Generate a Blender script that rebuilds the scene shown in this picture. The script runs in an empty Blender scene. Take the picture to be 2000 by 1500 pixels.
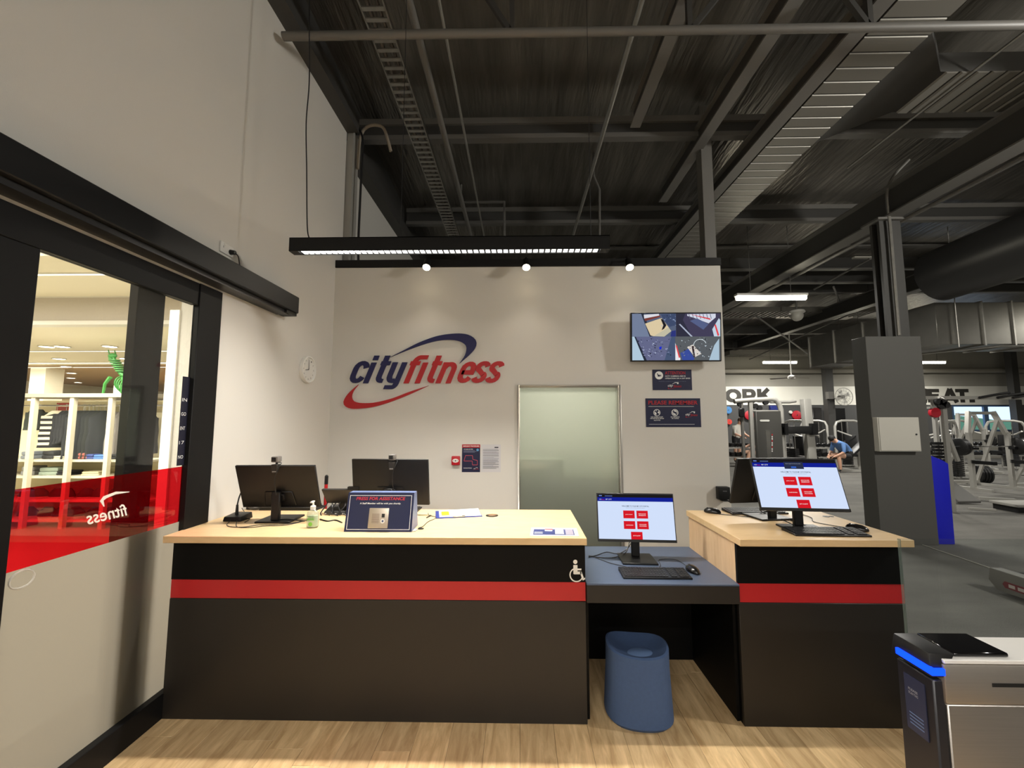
import bpy, bmesh, math, random
from mathutils import Vector, Matrix
R = random.Random(11)
sc = bpy.context.scene
col = sc.collection
PI = math.pi
rad = math.radians

# ------------------------------------------------------------------ camera
F, CAMH, YAW, PIT = 790.0, 1.65, rad(1.0), math.atan(70 / 790)
cd = bpy.data.cameras.new('camera')
cam = bpy.data.objects.new('camera', cd)
col.objects.link(cam)
cd.sensor_width = 36.0
cd.lens = F / 2000 * 36
cd.clip_start, cd.clip_end = 0.02, 200
cam.location = (0, 0, CAMH)
cam.rotation_euler = (PI / 2 + PIT, 0, YAW)
sc.camera = cam

# ------------------------------------------------------------------ world, exposure
w = bpy.data.worlds.new('world')
sc.world = w
w.use_nodes = True
w.node_tree.nodes['Background'].inputs[0].default_value = (0.62, 0.78, 1.0, 1)
w.node_tree.nodes['Background'].inputs[1].default_value = 0.9
sc.view_settings.view_transform = 'Standard'
sc.view_settings.look = 'None'
sc.view_settings.gamma = 1
sc.view_settings.use_curve_mapping = False
sc.view_settings.exposure = 1.0
E_PENDANT, E_BACK, E_SPOT, E_GYM, E_SIDE, E_STORE, E_OFFICE = 26, 46, 10, 95, 230, 760, 14


def light(name, kind, loc, energy, size=None, color=(1, .93, .82), rot=(0, 0, 0), spot=None, parent=None, spread=None):
    l = bpy.data.lights.new(name, kind)
    l.energy = energy
    l.color = color
    if kind == 'AREA':
        l.shape = 'RECTANGLE'
        l.size, l.size_y = size
        if spread:
            l.spread = spread
    else:
        l.shadow_soft_size = size or 0.03
    if spot:
        l.spot_size, l.spot_blend = spot
    o = bpy.data.objects.new(name, l)
    col.objects.link(o)
    o.location = loc
    o.rotation_euler = rot
    if parent:
        o.parent = parent
        o.location = Vector(loc) - Vector(parent.location)
    return o


# ------------------------------------------------------------------ pixel -> point helpers
def ray(px, py):
    x, y = (px - 1000) / F, (750 - py) / F
    c, s = math.cos(PIT), math.sin(PIT)
    fy, z = c - y * s, s + y * c
    return Vector((x * math.cos(YAW) - fy * math.sin(YAW), x * math.sin(YAW) + fy * math.cos(YAW), z))


def at(px, py, Y):
    d = ray(px, py)
    t = Y / d.y
    return Vector((d.x * t, Y, CAMH + d.z * t))


def aX(px, py, X):
    d = ray(px, py)
    t = X / d.x
    return Vector((X, d.y * t, CAMH + d.z * t))


def aZ(px, py, Z):
    d = ray(px, py)
    t = (Z - CAMH) / d.z
    return Vector((d.x * t, d.y * t, Z))


# ------------------------------------------------------------------ materials
def lin(c):
    r = []
    for v in c:
        v = v / 255.0
        r.append(v / 12.92 if v <= 0.04045 else ((v + 0.055) / 1.055) ** 2.4)
    return tuple(r) + (1.0,)


MATS = {}


def mat(name, rgb=(200, 200, 200), rough=0.5, metal=0.0, spec=0.5, var=0.0, vscale=8.0, bump=0.0, bscale=60.0,
        emit=None, strength=0.0, stretch=None, coat=0.0):
    if name in MATS:
        return MATS[name]
    m = bpy.data.materials.new(name)
    m.use_nodes = True
    nt = m.node_tree
    b = nt.nodes['Principled BSDF']
    b.inputs['Base Color'].default_value = lin(rgb)
    b.inputs['Roughness'].default_value = rough
    b.inputs['Metallic'].default_value = metal
    b.inputs['Specular IOR Level'].default_value = spec
    b.inputs['Coat Weight'].default_value = coat
    if emit:
        b.inputs['Emission Color'].default_value = lin(emit)
        b.inputs['Emission Strength'].default_value = strength
    if var or bump:
        tc = nt.nodes.new('ShaderNodeTexCoord')
        mp = nt.nodes.new('ShaderNodeMapping')
        mp.inputs['Scale'].default_value = stretch or (1, 1, 1)
        nt.links.new(tc.outputs['Object'], mp.inputs['Vector'])
    if var:
        n = nt.nodes.new('ShaderNodeTexNoise')
        n.inputs['Scale'].default_value = vscale
        n.inputs['Detail'].default_value = 5
        nt.links.new(mp.outputs[0], n.inputs['Vector'])
        mx = nt.nodes.new('ShaderNodeMix')
        mx.data_type = 'RGBA'
        c = lin(rgb)
        mx.inputs[6].default_value = tuple(v * (1 - var) for v in c[:3]) + (1,)
        mx.inputs[7].default_value = tuple(min(1, v * (1 + var)) for v in c[:3]) + (1,)
        nt.links.new(n.outputs['Fac'], mx.inputs[0])
        nt.links.new(mx.outputs[2], b.inputs['Base Color'])
    if bump:
        n2 = nt.nodes.new('ShaderNodeTexNoise')
        n2.inputs['Scale'].default_value = bscale
        n2.inputs['Detail'].default_value = 4
        nt.links.new(mp.outputs[0], n2.inputs['Vector'])
        bp = nt.nodes.new('ShaderNodeBump')
        bp.inputs['Strength'].default_value = bump
        bp.inputs['Distance'].default_value = 0.02
        nt.links.new(n2.outputs['Fac'], bp.inputs['Height'])
        nt.links.new(bp.outputs[0], b.inputs['Normal'])
    MATS[name] = m
    return m


def flat(rgb, rough=0.55):
    return mat('print_%d_%d_%d' % tuple(rgb), rgb, rough)


def glow(rgb, s=1.0):
    if s <= 1.0:
        s *= 0.52
    n = 'glow_%d_%d_%d_%d' % (rgb[0], rgb[1], rgb[2], int(s * 100))
    if n in MATS:
        return MATS[n]
    m = bpy.data.materials.new(n)
    m.use_nodes = True
    nt = m.node_tree
    nt.nodes.remove(nt.nodes['Principled BSDF'])
    e = nt.nodes.new('ShaderNodeEmission')
    e.inputs[0].default_value = lin(rgb)
    e.inputs[1].default_value = s
    nt.links.new(e.outputs[0], nt.nodes['Material Output'].inputs[0])
    MATS[n] = m
    return m


def glass_mat(name, tint, gloss=0.06, rough=0.02, diffuse=0.0, dcol=(200, 200, 200), transl=0.0, tcol=(230, 230, 225)):
    """thin sheet: transparent tint + a little mirror + optional film (diffuse / translucent)"""
    m = bpy.data.materials.new(name)
    m.use_nodes = True
    nt = m.node_tree
    nt.nodes.remove(nt.nodes['Principled BSDF'])
    out = nt.nodes['Material Output']
    t = nt.nodes.new('ShaderNodeBsdfTransparent')
    t.inputs[0].default_value = tint + (1,) if len(tint) == 3 else tint
    cur = t.outputs[0]

    def blend(node, fac):
        nonlocal cur
        mx = nt.nodes.new('ShaderNodeMixShader')
        mx.inputs[0].default_value = fac
        nt.links.new(cur, mx.inputs[1])
        nt.links.new(node.outputs[0], mx.inputs[2])
        cur = mx.outputs[0]
    if transl:
        n = nt.nodes.new('ShaderNodeBsdfTranslucent')
        n.inputs[0].default_value = lin(tcol)
        blend(n, transl)
    if diffuse:
        n = nt.nodes.new('ShaderNodeBsdfDiffuse')
        n.inputs[0].default_value = lin(dcol)
        blend(n, diffuse)
    g = nt.nodes.new('ShaderNodeBsdfGlossy')
    g.inputs['Roughness'].default_value = rough
    if gloss:
        blend(g, gloss)
    nt.links.new(cur, out.inputs[0])
    MATS[name] = m
    return m


def wood_mat(name, rgb, dark, scale=(1, 1, 1), rough=0.42, rnd=0.0, coat=0.0):
    m = bpy.data.materials.new(name)
    m.use_nodes = True
    nt = m.node_tree
    b = nt.nodes['Principled BSDF']
    b.inputs['Roughness'].default_value = rough
    b.inputs['Coat Weight'].default_value = coat
    tc = nt.nodes.new('ShaderNodeTexCoord')
    mp = nt.nodes.new('ShaderNodeMapping')
    mp.inputs['Scale'].default_value = scale
    nt.links.new(tc.outputs['Object'], mp.inputs['Vector'])
    vec = mp.outputs[0]
    if rnd:
        oi = nt.nodes.new('ShaderNodeObjectInfo')
        ad = nt.nodes.new('ShaderNodeVectorMath')
        ad.operation = 'ADD'
        ml = nt.nodes.new('ShaderNodeMath')
        ml.operation = 'MULTIPLY'
        ml.inputs[1].default_value = 40
        nt.links.new(oi.outputs['Random'], ml.inputs[0])
        nt.links.new(mp.outputs[0], ad.inputs[0])
        nt.links.new(ml.outputs[0], ad.inputs[1])
        vec = ad.outputs[0]
    n = nt.nodes.new('ShaderNodeTexNoise')
    n.inputs['Scale'].default_value = 3.0
    n.inputs['Detail'].default_value = 8
    n.inputs['Roughness'].default_value = 0.62
    n.inputs['Distortion'].default_value = 0.6
    nt.links.new(vec, n.inputs['Vector'])
    cr = nt.nodes.new('ShaderNodeValToRGB')
    cr.color_ramp.elements[0].position = 0.3
    cr.color_ramp.elements[0].color = lin(dark)
    cr.color_ramp.elements[1].position = 0.72
    cr.color_ramp.elements[1].color = lin(rgb)
    nt.links.new(n.outputs['Fac'], cr.inputs[0])
    o = cr.outputs[0]
    if rnd:
        hs = nt.nodes.new('ShaderNodeHueSaturation')
        mr = nt.nodes.new('ShaderNodeMapRange')
        mr.inputs[3].default_value = 1 - rnd
        mr.inputs[4].default_value = 1 + rnd
        nt.links.new(oi.outputs['Random'], mr.inputs[0])
        nt.links.new(mr.outputs[0], hs.inputs['Value'])
        nt.links.new(o, hs.inputs['Color'])
        o = hs.outputs[0]
    nt.links.new(o, b.inputs['Base Color'])
    MATS[name] = m
    return m


WALL = mat('wall_paint', (214, 211, 204), 0.75, bump=0.08, bscale=240)
BLACKP = mat('black_powder_coat', (11, 11, 12), 0.5, spec=0.35)
DARKST = mat('dark_painted_steel', (62, 61, 59), 0.55)
GREYST = mat('grey_painted_steel', (104, 102, 98), 0.5)
GALV = mat('galvanised_steel', (170, 168, 162), 0.38, metal=0.85, var=0.15, vscale=20)
CHROME = mat('chrome', (215, 215, 215), 0.16, metal=1.0)
STEEL = mat('brushed_steel', (176, 171, 166), 0.36, metal=0.9, var=0.08, vscale=6, stretch=(1, 1, 40))
BPLAST = mat('black_plastic', (17, 17, 18), 0.42, spec=0.4)
DPLAST = mat('dark_plastic', (44, 42, 40), 0.45)
WPLAST = mat('white_plastic', (228, 226, 220), 0.4)
RUBBER = mat('black_rubber', (20, 20, 20), 0.6)
CABLE = mat('cable_rubber', (20, 20, 22), 0.45)
SILVERP = mat('silver_painted_frame', (182, 180, 174), 0.38, metal=0.35)
NAVY = flat((15, 20, 58))
RED = flat((170, 22, 34))
WHITE = flat((236, 236, 234))
MAPLE = wood_mat('maple_laminate', (218, 188, 144), (206, 174, 128), (2.2, 9, 9), 0.4)
MAPLE_V = wood_mat('maple_laminate_side', (220, 188, 150), (202, 168, 130), (9, 9, 1.6), 0.45)
PLANKM = wood_mat('oak_vinyl_plank', (224, 194, 148), (172, 140, 98), (9, 1.3, 3), 0.36, rnd=0.13)
DARKLAM = mat('charcoal_laminate', (27, 23, 19), 0.5, var=0.1, vscale=3)
BLACKLAM = mat('black_laminate', (6, 6, 6), 0.55, spec=0.15)
REDLAM = mat('red_band_laminate', (176, 30, 34), 0.4)
BLUELAM = mat('slate_blue_laminate', (74, 86, 108), 0.38, var=0.08, vscale=12)


# ------------------------------------------------------------------ mesh builder
def plane(o, u, v):
    """frame on a flat surface: (u, v, lift) -> world point"""
    o, u, v = Vector(o), Vector(u).normalized(), Vector(v).normalized()
    n = u.cross(v)
    return lambda a, b, c=0.0: o + u * a + v * b + n * c


_TXT = {}


def text_geom(body, shear=0.0, bold=0.0, space=1.0):
    k = (body, shear, bold, space)
    if k in _TXT:
        return _TXT[k]
    cu = bpy.data.curves.new('lettering', 'FONT')
    cu.body = body
    cu.size = 1
    cu.shear = shear
    cu.offset = bold
    cu.space_character = space
    cu.resolution_u = 3
    o = bpy.data.objects.new('lettering', cu)
    col.objects.link(o)
    dg = bpy.context.evaluated_depsgraph_get()
    me = bpy.data.meshes.new_from_object(o.evaluated_get(dg))
    vs = [v.co.copy() for v in me.vertices]
    fs = [tuple(p.vertices) for p in me.polygons]
    bpy.data.objects.remove(o)
    bpy.data.curves.remove(cu)
    bpy.data.meshes.remove(me)
    _TXT[k] = (vs, fs)
    return _TXT[k]


def smooth_path(pts, n=6, closed=False):
    out = []
    P = [Vector(p) for p in pts]
    N = len(P)
    rng = range(N) if closed else range(N - 1)
    for i in rng:
        p1, p2 = P[i], P[(i + 1) % N]
        p0 = P[i - 1] if (i > 0 or closed) else p1 * 2 - p2
        p3 = P[(i + 2) % N] if (i + 2 < N or closed) else p2 * 2 - p1
        for k in range(n):
            t = k / n
            out.append(0.5 * (2 * p1 + (p2 - p0) * t + (2 * p0 - 5 * p1 + 4 * p2 - p3) * t * t + (3 * p1 - p0 - 3 * p2 + p3) * t ** 3))
    if not closed:
        out.append(P[-1])
    return out


class MB:
    def __init__(s, m=None):
        s.bm = bmesh.new()
        s.mats = []
        s.mi = 0
        s.M = None
        if m:
            s.m(m)

    def m(s, material):
        if material not in s.mats:
            s.mats.append(material)
        s.mi = s.mats.index(material)
        return s

    def v(s, p):
        p = Vector(p)
        if s.M is not None:
            p = s.M @ p
        return s.bm.verts.new(p)

    def face(s, vs):
        try:
            f = s.bm.faces.new(vs)
            f.material_index = s.mi
            return f
        except ValueError:
            return None

    def poly(s, pts):
        s.face([s.v(p) for p in pts])
        return s

    def hexa(s, p):
        """8 points: bottom loop 0-3, top loop 4-7"""
        v = [s.v(q) for q in p]
        for f in ((3, 2, 1, 0), (4, 5, 6, 7), (0, 1, 5, 4), (1, 2, 6, 5), (2, 3, 7, 6), (3, 0, 4, 7)):
            s.face([v[i] for i in f])
        return s

    def box(s, lo, hi):
        (a, b, c), (d, e, f) = lo, hi
        a, d = min(a, d), max(a, d)
        b, e = min(b, e), max(b, e)
        c, f = min(c, f), max(c, f)
        return s.hexa([(a, b, c), (d, b, c), (d, e, c), (a, e, c), (a, b, f), (d, b, f), (d, e, f), (a, e, f)])

    def bar(s, p0, p1, wd, ht, up=(0, 0, 1)):
        """rectangular bar from p0 to p1"""
        p0, p1 = Vector(p0), Vector(p1)
        d = (p1 - p0).normalized()
        up = Vector(up)
        if abs(d.dot(up)) > 0.98:
            up = Vector((0, 1, 0))
        x = d.cross(up).normalized()
        y = x.cross(d).normalized()
        q = []
        for p in (p0, p1):
            for a, b in ((-1, -1), (1, -1), (1, 1), (-1, 1)):
                q.append(p + x * a * wd / 2 + y * b * ht / 2)
        return s.hexa(q)

    def cyl(s, p0, p1, r0, r1=None, n=12, caps=True):
        r1 = r0 if r1 is None else r1
        p0, p1 = Vector(p0), Vector(p1)
        d = (p1 - p0).normalized()
        a = Vector((0, 0, 1)) if abs(d.z) < 0.9 else Vector((1, 0, 0))
        x = d.cross(a).normalized()
        y = d.cross(x).normalized()
        A, B = [], []
        for i in range(n):
            t = 2 * PI * i / n
            u = x * math.cos(t) + y * math.sin(t)
            A.append(s.v(p0 + u * r0))
            B.append(s.v(p1 + u * r1))
        for i in range(n):
            j = (i + 1) % n
            s.face([A[i], A[j], B[j], B[i]])
        if caps:
            s.face(A[::-1])
            s.face(B)
        return s

    def tube(s, pts, r, n=8, caps=True):
        P = [Vector(p) for p in pts]
        rs = r if isinstance(r, (list, tuple)) else [r] * len(P)
        d0 = (P[1] - P[0]).normalized()
        a = Vector((0, 0, 1)) if abs(d0.z) < 0.9 else Vector((1, 0, 0))
        x = d0.cross(a).normalized()
        rings = []
        for i, p in enumerate(P):
            d = (P[min(i + 1, len(P) - 1)] - P[max(i - 1, 0)])
            if d.length < 1e-9:
                d = d0.copy()
            d.normalize()
            x = (x - d * x.dot(d))
            x.normalize()
            y = d.cross(x)
            rings.append([s.v(p + (x * math.cos(2 * PI * k / n) + y * math.sin(2 * PI * k / n)) * rs[i]) for k in range(n)])
        for A, B in zip(rings, rings[1:]):
            for i in range(n):
                j = (i + 1) % n
                s.face([A[i], A[j], B[j], B[i]])
        if caps:
            s.face(rings[0][::-1])
            s.face(rings[-1])
        return s

    def lathe(s, prof, c=(0, 0, 0), n=24, sx=1.0, sy=1.0, ax=None):
        c = Vector(c)
        ax = ax or (lambda x, y, z: Vector((x, y, z)))
        rings = []
        for r, z in prof:
            if r < 1e-6:
                rings.append([s.v(c + ax(0, 0, z))])
            else:
                rings.append([s.v(c + ax(r * sx * math.cos(2 * PI * k / n), r * sy * math.sin(2 * PI * k / n), z)) for k in range(n)])
        for A, B in zip(rings, rings[1:]):
            for i in range(n):
                j = (i + 1) % n
                if len(A) == 1 and len(B) == 1:
                    continue
                if len(A) == 1:
                    s.face([A[0], B[j], B[i]])
                elif len(B) == 1:
                    s.face([A[i], A[j], B[0]])
                else:
                    s.face([A[i], A[j], B[j], B[i]])
        if len(rings[0]) > 1:
            s.face(rings[0][::-1])
        if len(rings[-1]) > 1:
            s.face(rings[-1])
        return s

    def ball(s, c, r, sx=1, sy=1, sz=1, n=12):
        k = max(5, n // 2)
        return s.lathe([(r * math.sin(PI * i / k), -r * sz * math.cos(PI * i / k)) for i in range(k + 1)], c, n, sx, sy)

    def prism(s, poly, fr, w0, w1):
        """2-D outline on a frame, thickness from w0 to w1"""
        A = [s.v(fr(a, b, w0)) for a, b in poly]
        B = [s.v(fr(a, b, w1)) for a, b in poly]
        n = len(poly)
        for i in range(n):
            j = (i + 1) % n
            s.face([A[i], A[j], B[j], B[i]])
        s.face(A[::-1])
        s.face(B)
        return s

    def strip(s, left, right, fr, w0, w1):
        """closed ribbon between two equally long 2-D edge lists"""
        n = len(left)
        L0 = [s.v(fr(a, b, w0)) for a, b in left]
        R0 = [s.v(fr(a, b, w0)) for a, b in right]
        L1 = [s.v(fr(a, b, w1)) for a, b in left]
        R1 = [s.v(fr(a, b, w1)) for a, b in right]
        for i in range(n - 1):
            s.face([L1[i], L1[i + 1], R1[i + 1], R1[i]])
            s.face([L0[i], R0[i], R0[i + 1], L0[i + 1]])
            s.face([L0[i], L0[i + 1], L1[i + 1], L1[i]])
            s.face([R0[i], R1[i], R1[i + 1], R0[i + 1]])
        s.face([L0[0], L1[0], R1[0], R0[0]])
        s.face([L0[-1], R0[-1], R1[-1], L1[-1]])
        return s

    def rect(s, fr, u0, v0, u1, v1, c=0.001):
        return s.poly([fr(u0, v0, c), fr(u1, v0, c), fr(u1, v1, c), fr(u0, v1, c)])

    def disc(s, fr, u, v, r, c=0.001, n=20, r_in=0.0, a0=0.0, a1=2 * PI):
        if r_in:
            for i in range(n):
                t0, t1 = a0 + (a1 - a0) * i / n, a0 + (a1 - a0) * (i + 1) / n
                s.poly([fr(u + q * math.cos(t), v + q * math.sin(t), c) for q, t in ((r_in, t0), (r, t0), (r, t1), (r_in, t1))])
        else:
            s.poly([fr(u + r * math.cos(a0 + (a1 - a0) * i / n), v + r * math.sin(a0 + (a1 - a0) * i / n), c) for i in range(n)])
        return s

    def text(s, body, fr, u, v, wd, ht=None, c=0.0015, shear=0.0, bold=0.0, align='l', space=1.0):
        vs, fs = text_geom(body, shear, bold, space)
        x0, x1 = min(p.x for p in vs), max(p.x for p in vs)
        y0, y1 = min(p.y for p in vs), max(p.y for p in vs)
        k = wd / max(1e-6, x1 - x0)
        ky = ht / (y1 - y0) if ht else k
        du = {'l': 0, 'c': -wd / 2, 'r': -wd}[align]
        V = [s.v(fr(u + du + (p.x - x0) * k, v + (p.y - y0) * ky, c)) for p in vs]
        for f in fs:
            s.face([V[i] for i in f])
        return s

    def build(s, name, parent=None, bevel=0.0, seg=1, smooth=True, world=True, weld=True):
        bm = s.bm
        if weld:
            bmesh.ops.remove_doubles(bm, verts=bm.verts, dist=1e-6)
        bmesh.ops.recalc_face_normals(bm, faces=bm.faces) if weld else None
        if bevel:
            es = [e for e in bm.edges if len(e.link_faces) == 2 and e.calc_face_angle(0) > 0.6]
            bmesh.ops.bevel(bm, geom=es, offset=bevel, segments=seg, affect='EDGES', profile=0.6, clamp_overlap=True)
        me = bpy.data.meshes.new(name)
        bm.to_mesh(me)
        bm.free()
        for m_ in s.mats:
            me.materials.append(m_)
        if smooth:
            for p in me.polygons:
                p.use_smooth = True
            me.set_sharp_from_angle(angle=rad(38))
        o = bpy.data.objects.new(name, me)
        col.objects.link(o)
        if parent:
            o.parent = parent
            if world:
                q = parent
                off = Vector((0, 0, 0))
                while q:
                    off += Vector(q.location)
                    q = q.parent
                o.location = -off
        return o


def thing(name, label, cat, loc=(0, 0, 0), rz=0.0, group=None):
    o = bpy.data.objects.new(name, None)
    o.empty_display_size = 0.05
    col.objects.link(o)
    o.location = loc
    o.rotation_euler = (0, 0, rz)
    o['label'] = label
    o['category'] = cat
    if group:
        o['group'] = group
    return o


def tag(o, label, cat, group=None):
    o['label'] = label
    o['category'] = cat
    if group:
        o['group'] = group
    return o


def struct(o, label, cat='structure'):
    o['kind'] = 'structure'
    o['label'] = label
    o['category'] = cat
    return o


def part(o, label):
    o['label'] = label
    return o


def dup(root, loc, rz=0.0, label=None, group=None):
    def cp(o, parent):
        c = o.copy()
        col.objects.link(c)
        c.parent = parent
        for ch in list(o.children):
            cp(ch, c)
        return c
    r = cp(root, None)
    r.location = loc
    r.rotation_euler = (0, 0, rz)
    if label:
        r['label'] = label
    if group:
        r['group'] = group
    return r

# ================================================================== SETTING
XL, YB = -2.0, 4.25                      # left wall plane, partition wall plane
WALLTOP = 3.30


def roof_z(y):
    return 5.95 - 0.075 * max(0, y - 3)


# lobby floor with planks
fl = MB(mat('floor_screed', (96, 80, 62), 0.8)).box((-2.6, -4, -0.12), (2.16, 4.3, -0.004)).build('floor')
struct(fl, 'pale oak plank floor in front of the reception counter', 'floor')
pw, pl = 0.182, 1.22
pm = MB(PLANKM).box((0.0006, 0.0006, -0.003), (pw - 0.0006, pl - 0.0006, 0)).build('plank', bevel=0.0007)
first = True
ix = 0
x = XL
while x < 2.13:
    y = 0.35 - R.random() * pl
    while y < 4.2:
        if y + pl > 0.8:
            o = pm if first else pm.copy()
            if not first:
                col.objects.link(o)
            first = False
            o.parent = fl
            o.location = (x, y, 0)
            if y + pl > 4.25 or x + pw > 2.16:
                o.scale = (min(1, (2.16 - x) / pw), min(1, (4.25 - y) / pl), 1)
        y += pl
    x += pw
    ix += 1

RUBF = mat('gym_rubber_floor', (90, 88, 83), 0.85, var=0.6, vscale=2.2, bump=0.3, bscale=90, stretch=(0.5, 1.5, 1))
_nt = RUBF.node_tree
_sp = _nt.nodes.new('ShaderNodeTexNoise')
_sp.inputs['Scale'].default_value = 260
_sp.inputs['Detail'].default_value = 2
_tc = [n for n in _nt.nodes if n.type == 'TEX_COORD'][0]
_nt.links.new(_tc.outputs['Object'], _sp.inputs['Vector'])
_cr = _nt.nodes.new('ShaderNodeValToRGB')
_cr.color_ramp.elements[0].position = 0.56
_cr.color_ramp.elements[0].color = (0, 0, 0, 1)
_cr.color_ramp.elements[1].position = 0.68
_cr.color_ramp.elements[1].color = (0.12, 0.12, 0.11, 1)
_nt.links.new(_sp.outputs['Fac'], _cr.inputs[0])
_mx = _nt.nodes.new('ShaderNodeMix')
_mx.data_type = 'RGBA'
_mx.blend_type = 'ADD'
_mx.inputs[0].default_value = 1
_b = _nt.nodes['Principled BSDF']
_src = _b.inputs['Base Color'].links[0].from_socket
_nt.links.new(_src, _mx.inputs[6])
_nt.links.new(_cr.outputs[0], _mx.inputs[7])
_nt.links.new(_mx.outputs[2], _b.inputs['Base Color'])
struct(MB(RUBF).box((2.16, -4, -0.12), (27, 18.2, 0)).box((-2.3, 4.3, -0.12), (2.16, 18.2, 0)).build('floor_gym'),
       'dark speckled rubber gym floor behind the counters', 'floor')

# left wall: door opening y 1.2..2.62, z 0..2.5
wl = MB(WALL)
wl.box((-2.14, -4, 2.5), (XL, 2.62, 4.98)).box((-2.14, 2.62, 0), (XL, 4.40, 4.98)).box((-2.14, -4, 0), (XL, 0.2, 2.5))
wl.box((-2.30, 4.40, 0), (-2.16, 18.2, 4.98))
struct(wl.build('wall_left', smooth=False, weld=False), 'tall light grey painted wall above the glass sliding door', 'wall')
struct(MB(DARKST).box((-2.2, -4, 4.98), (-1.86, 4.40, 5.16)).box((-2.3, 4.4, 4.9), (-2.0, 18.2, 5.1)).box((-2.3, -4, 5.16), (-2.16, 18.2, 6.4))
       .build('trim_1'), 'dark steel edge beam along the top of the tall wall', 'beam')

# partition wall with the frosted door (x -0.02..1.066, top 2.015)
DX0, DX1, DZ = -0.02, 1.066, 2.016
wb = MB(WALL)
wb.box((-2.0, YB, 0), (DX0, YB + 0.11, WALLTOP)).box((DX1, YB, 0), (2.16, YB + 0.11, WALLTOP)).box((DX0, YB, DZ), (DX1, YB + 0.11, WALLTOP))
struct(wb.build('wall_back', smooth=False, weld=False), 'light grey partition wall carrying the large blue and red logo', 'wall')
struct(MB(BLACKP).box((-2.0, YB - 0.012, WALLTOP), (2.168, YB + 0.12, WALLTOP + 0.085)).build('trim_2', bevel=0.003), 'black capping strip along the top of the partition wall', 'trim')

# frosted office door
dr = thing('door_2', 'frosted glass office door with slim silver frame in the partition wall', 'door', (0.52, YB, 0))
dr['kind'] = 'structure'
ALU = mat('anodised_aluminium', (168, 164, 156), 0.35, metal=0.7)
MB(ALU).box((DX0, YB - 0.015, 0), (DX0 + 0.026, YB + 0.1, DZ)).box((DX1 - 0.03, YB - 0.015, 0), (DX1, YB + 0.1, DZ)) \
    .box((DX0 + 0.026, YB - 0.015, DZ - 0.026), (DX1 - 0.03, YB + 0.1, DZ)).build('door_frame', dr, bevel=0.002)
FROST = glass_mat('frosted_door_glass', (0.70, 0.72, 0.67), gloss=0.05, rough=0.12, transl=0.36, tcol=(228, 229, 222), diffuse=0.08, dcol=(190, 194, 184))
MB(FROST).box((DX0 + 0.03, YB + 0.04, 0.01), (DX1 - 0.034, YB + 0.05, DZ - 0.03)).build('door_glass', dr)
# office behind the door
OFF = mat('office_paint', (228, 229, 222), 0.8)
ofc = MB(OFF).box((-0.9, 6.6, 0), (2.1, 6.7, 2.9)).box((-1.0, YB + 0.12, 0), (-0.9, 6.7, 2.9)).box((2.02, YB + 0.12, 0), (2.12, 6.7, 2.9)).box((-1.0, YB + 0.12, 2.9), (2.12, 6.7, 3.0))
struct(ofc.build('wall_office'), 'pale office walls seen blurred through the frosted door', 'wall')
cb = thing('office_cabinet', 'dark low cabinet seen blurred behind the frosted office door', 'cabinet', (0.5, 4.9, 0))
MB(mat('dark_cabinet', (30, 32, 30), 0.6)).box((-0.2, 4.62, 0), (1.25, 5.1, 0.98)).build('body', cb, bevel=0.004)
MB(mat('cabinet_top', (110, 114, 102), 0.6)).box((-0.22, 4.6, 0.98), (1.27, 5.12, 1.01)).build('top', cb, bevel=0.003)
for k in range(2):
    MB(mat('dark_cabinet', (30, 32, 30), 0.6)).box((-0.18 + k * 0.72, 4.6, 0.05), (0.52 + k * 0.72, 4.62, 0.95)).build('cabinet_door', cb, bevel=0.004)
pr = thing('office_printer', 'pale office printer standing on the dark cabinet behind frosted glass', 'printer', (0.25, 4.85, 1.01))
MB(mat('printer_grey', (190, 196, 180), 0.5)).box((0.0, 4.66, 1.01), (0.5, 5.05, 1.2)).build('body', pr, bevel=0.012, seg=2)
MB(mat('printer_dark', (60, 62, 58), 0.5)).box((0.06, 4.645, 1.05), (0.44, 4.66, 1.09)).build('paper_slot', pr)
fx = thing('office_ceiling_light', 'flat office ceiling panel light behind the frosted door', 'light', (0.6, 5.4, 2.88))
MB(glow((255, 250, 232), 3)).box((0.0, 5.1, 2.88), (1.2, 5.7, 2.9)).build('diffuser', fx)
light('office_light', 'AREA', (0.6, 5.4, 2.86), E_OFFICE, (1.2, 0.6), (1, .98, .88), parent=fx)

# far gym wall, side walls, rear wall
CONC = mat('painted_concrete', (150, 147, 138), 0.85, var=0.06, vscale=2)
fw = MB(CONC)
YF = 18.0
WX0, WX1, WZ0, WZ1 = at(1858, 790, YF).x, at(1992, 790, YF).x, 1.15, 2.30
fw.box((-2.3, YF, 0), (WX0, YF + 0.2, 5.2)).box((WX1, YF, 0), (27.2, YF + 0.2, 5.2)).box((WX0, YF, WZ1), (WX1, YF + 0.2, 5.2)).box((WX0, YF, 0), (WX1, YF + 0.2, WZ0))
struct(fw.build('wall_far'), 'grey concrete wall at the far end of the gym', 'wall')
struct(MB(mat('dark_gym_paint', (70, 70, 70), 0.7)).box((2.3, YF - 0.02, 0), (WX0 - 0.02, YF - 0.001, 2.32)).box((WX1 + 0.02, YF - 0.02, 0), (26.9, YF - 0.001, 2.32)).build('trim_3'),
       'charcoal painted lower band of the far gym wall', 'wall band')
struct(MB(CONC).box((27, -4, 0), (27.2, 18.2, 6)).build('wall_right'), 'gym side wall beyond the racks', 'wall')
struct(MB(WALL).box((-2.3, -4.2, 0), (27.2, -4, 6.4)).build('wall_front'), 'light wall behind the viewer', 'wall')

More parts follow.
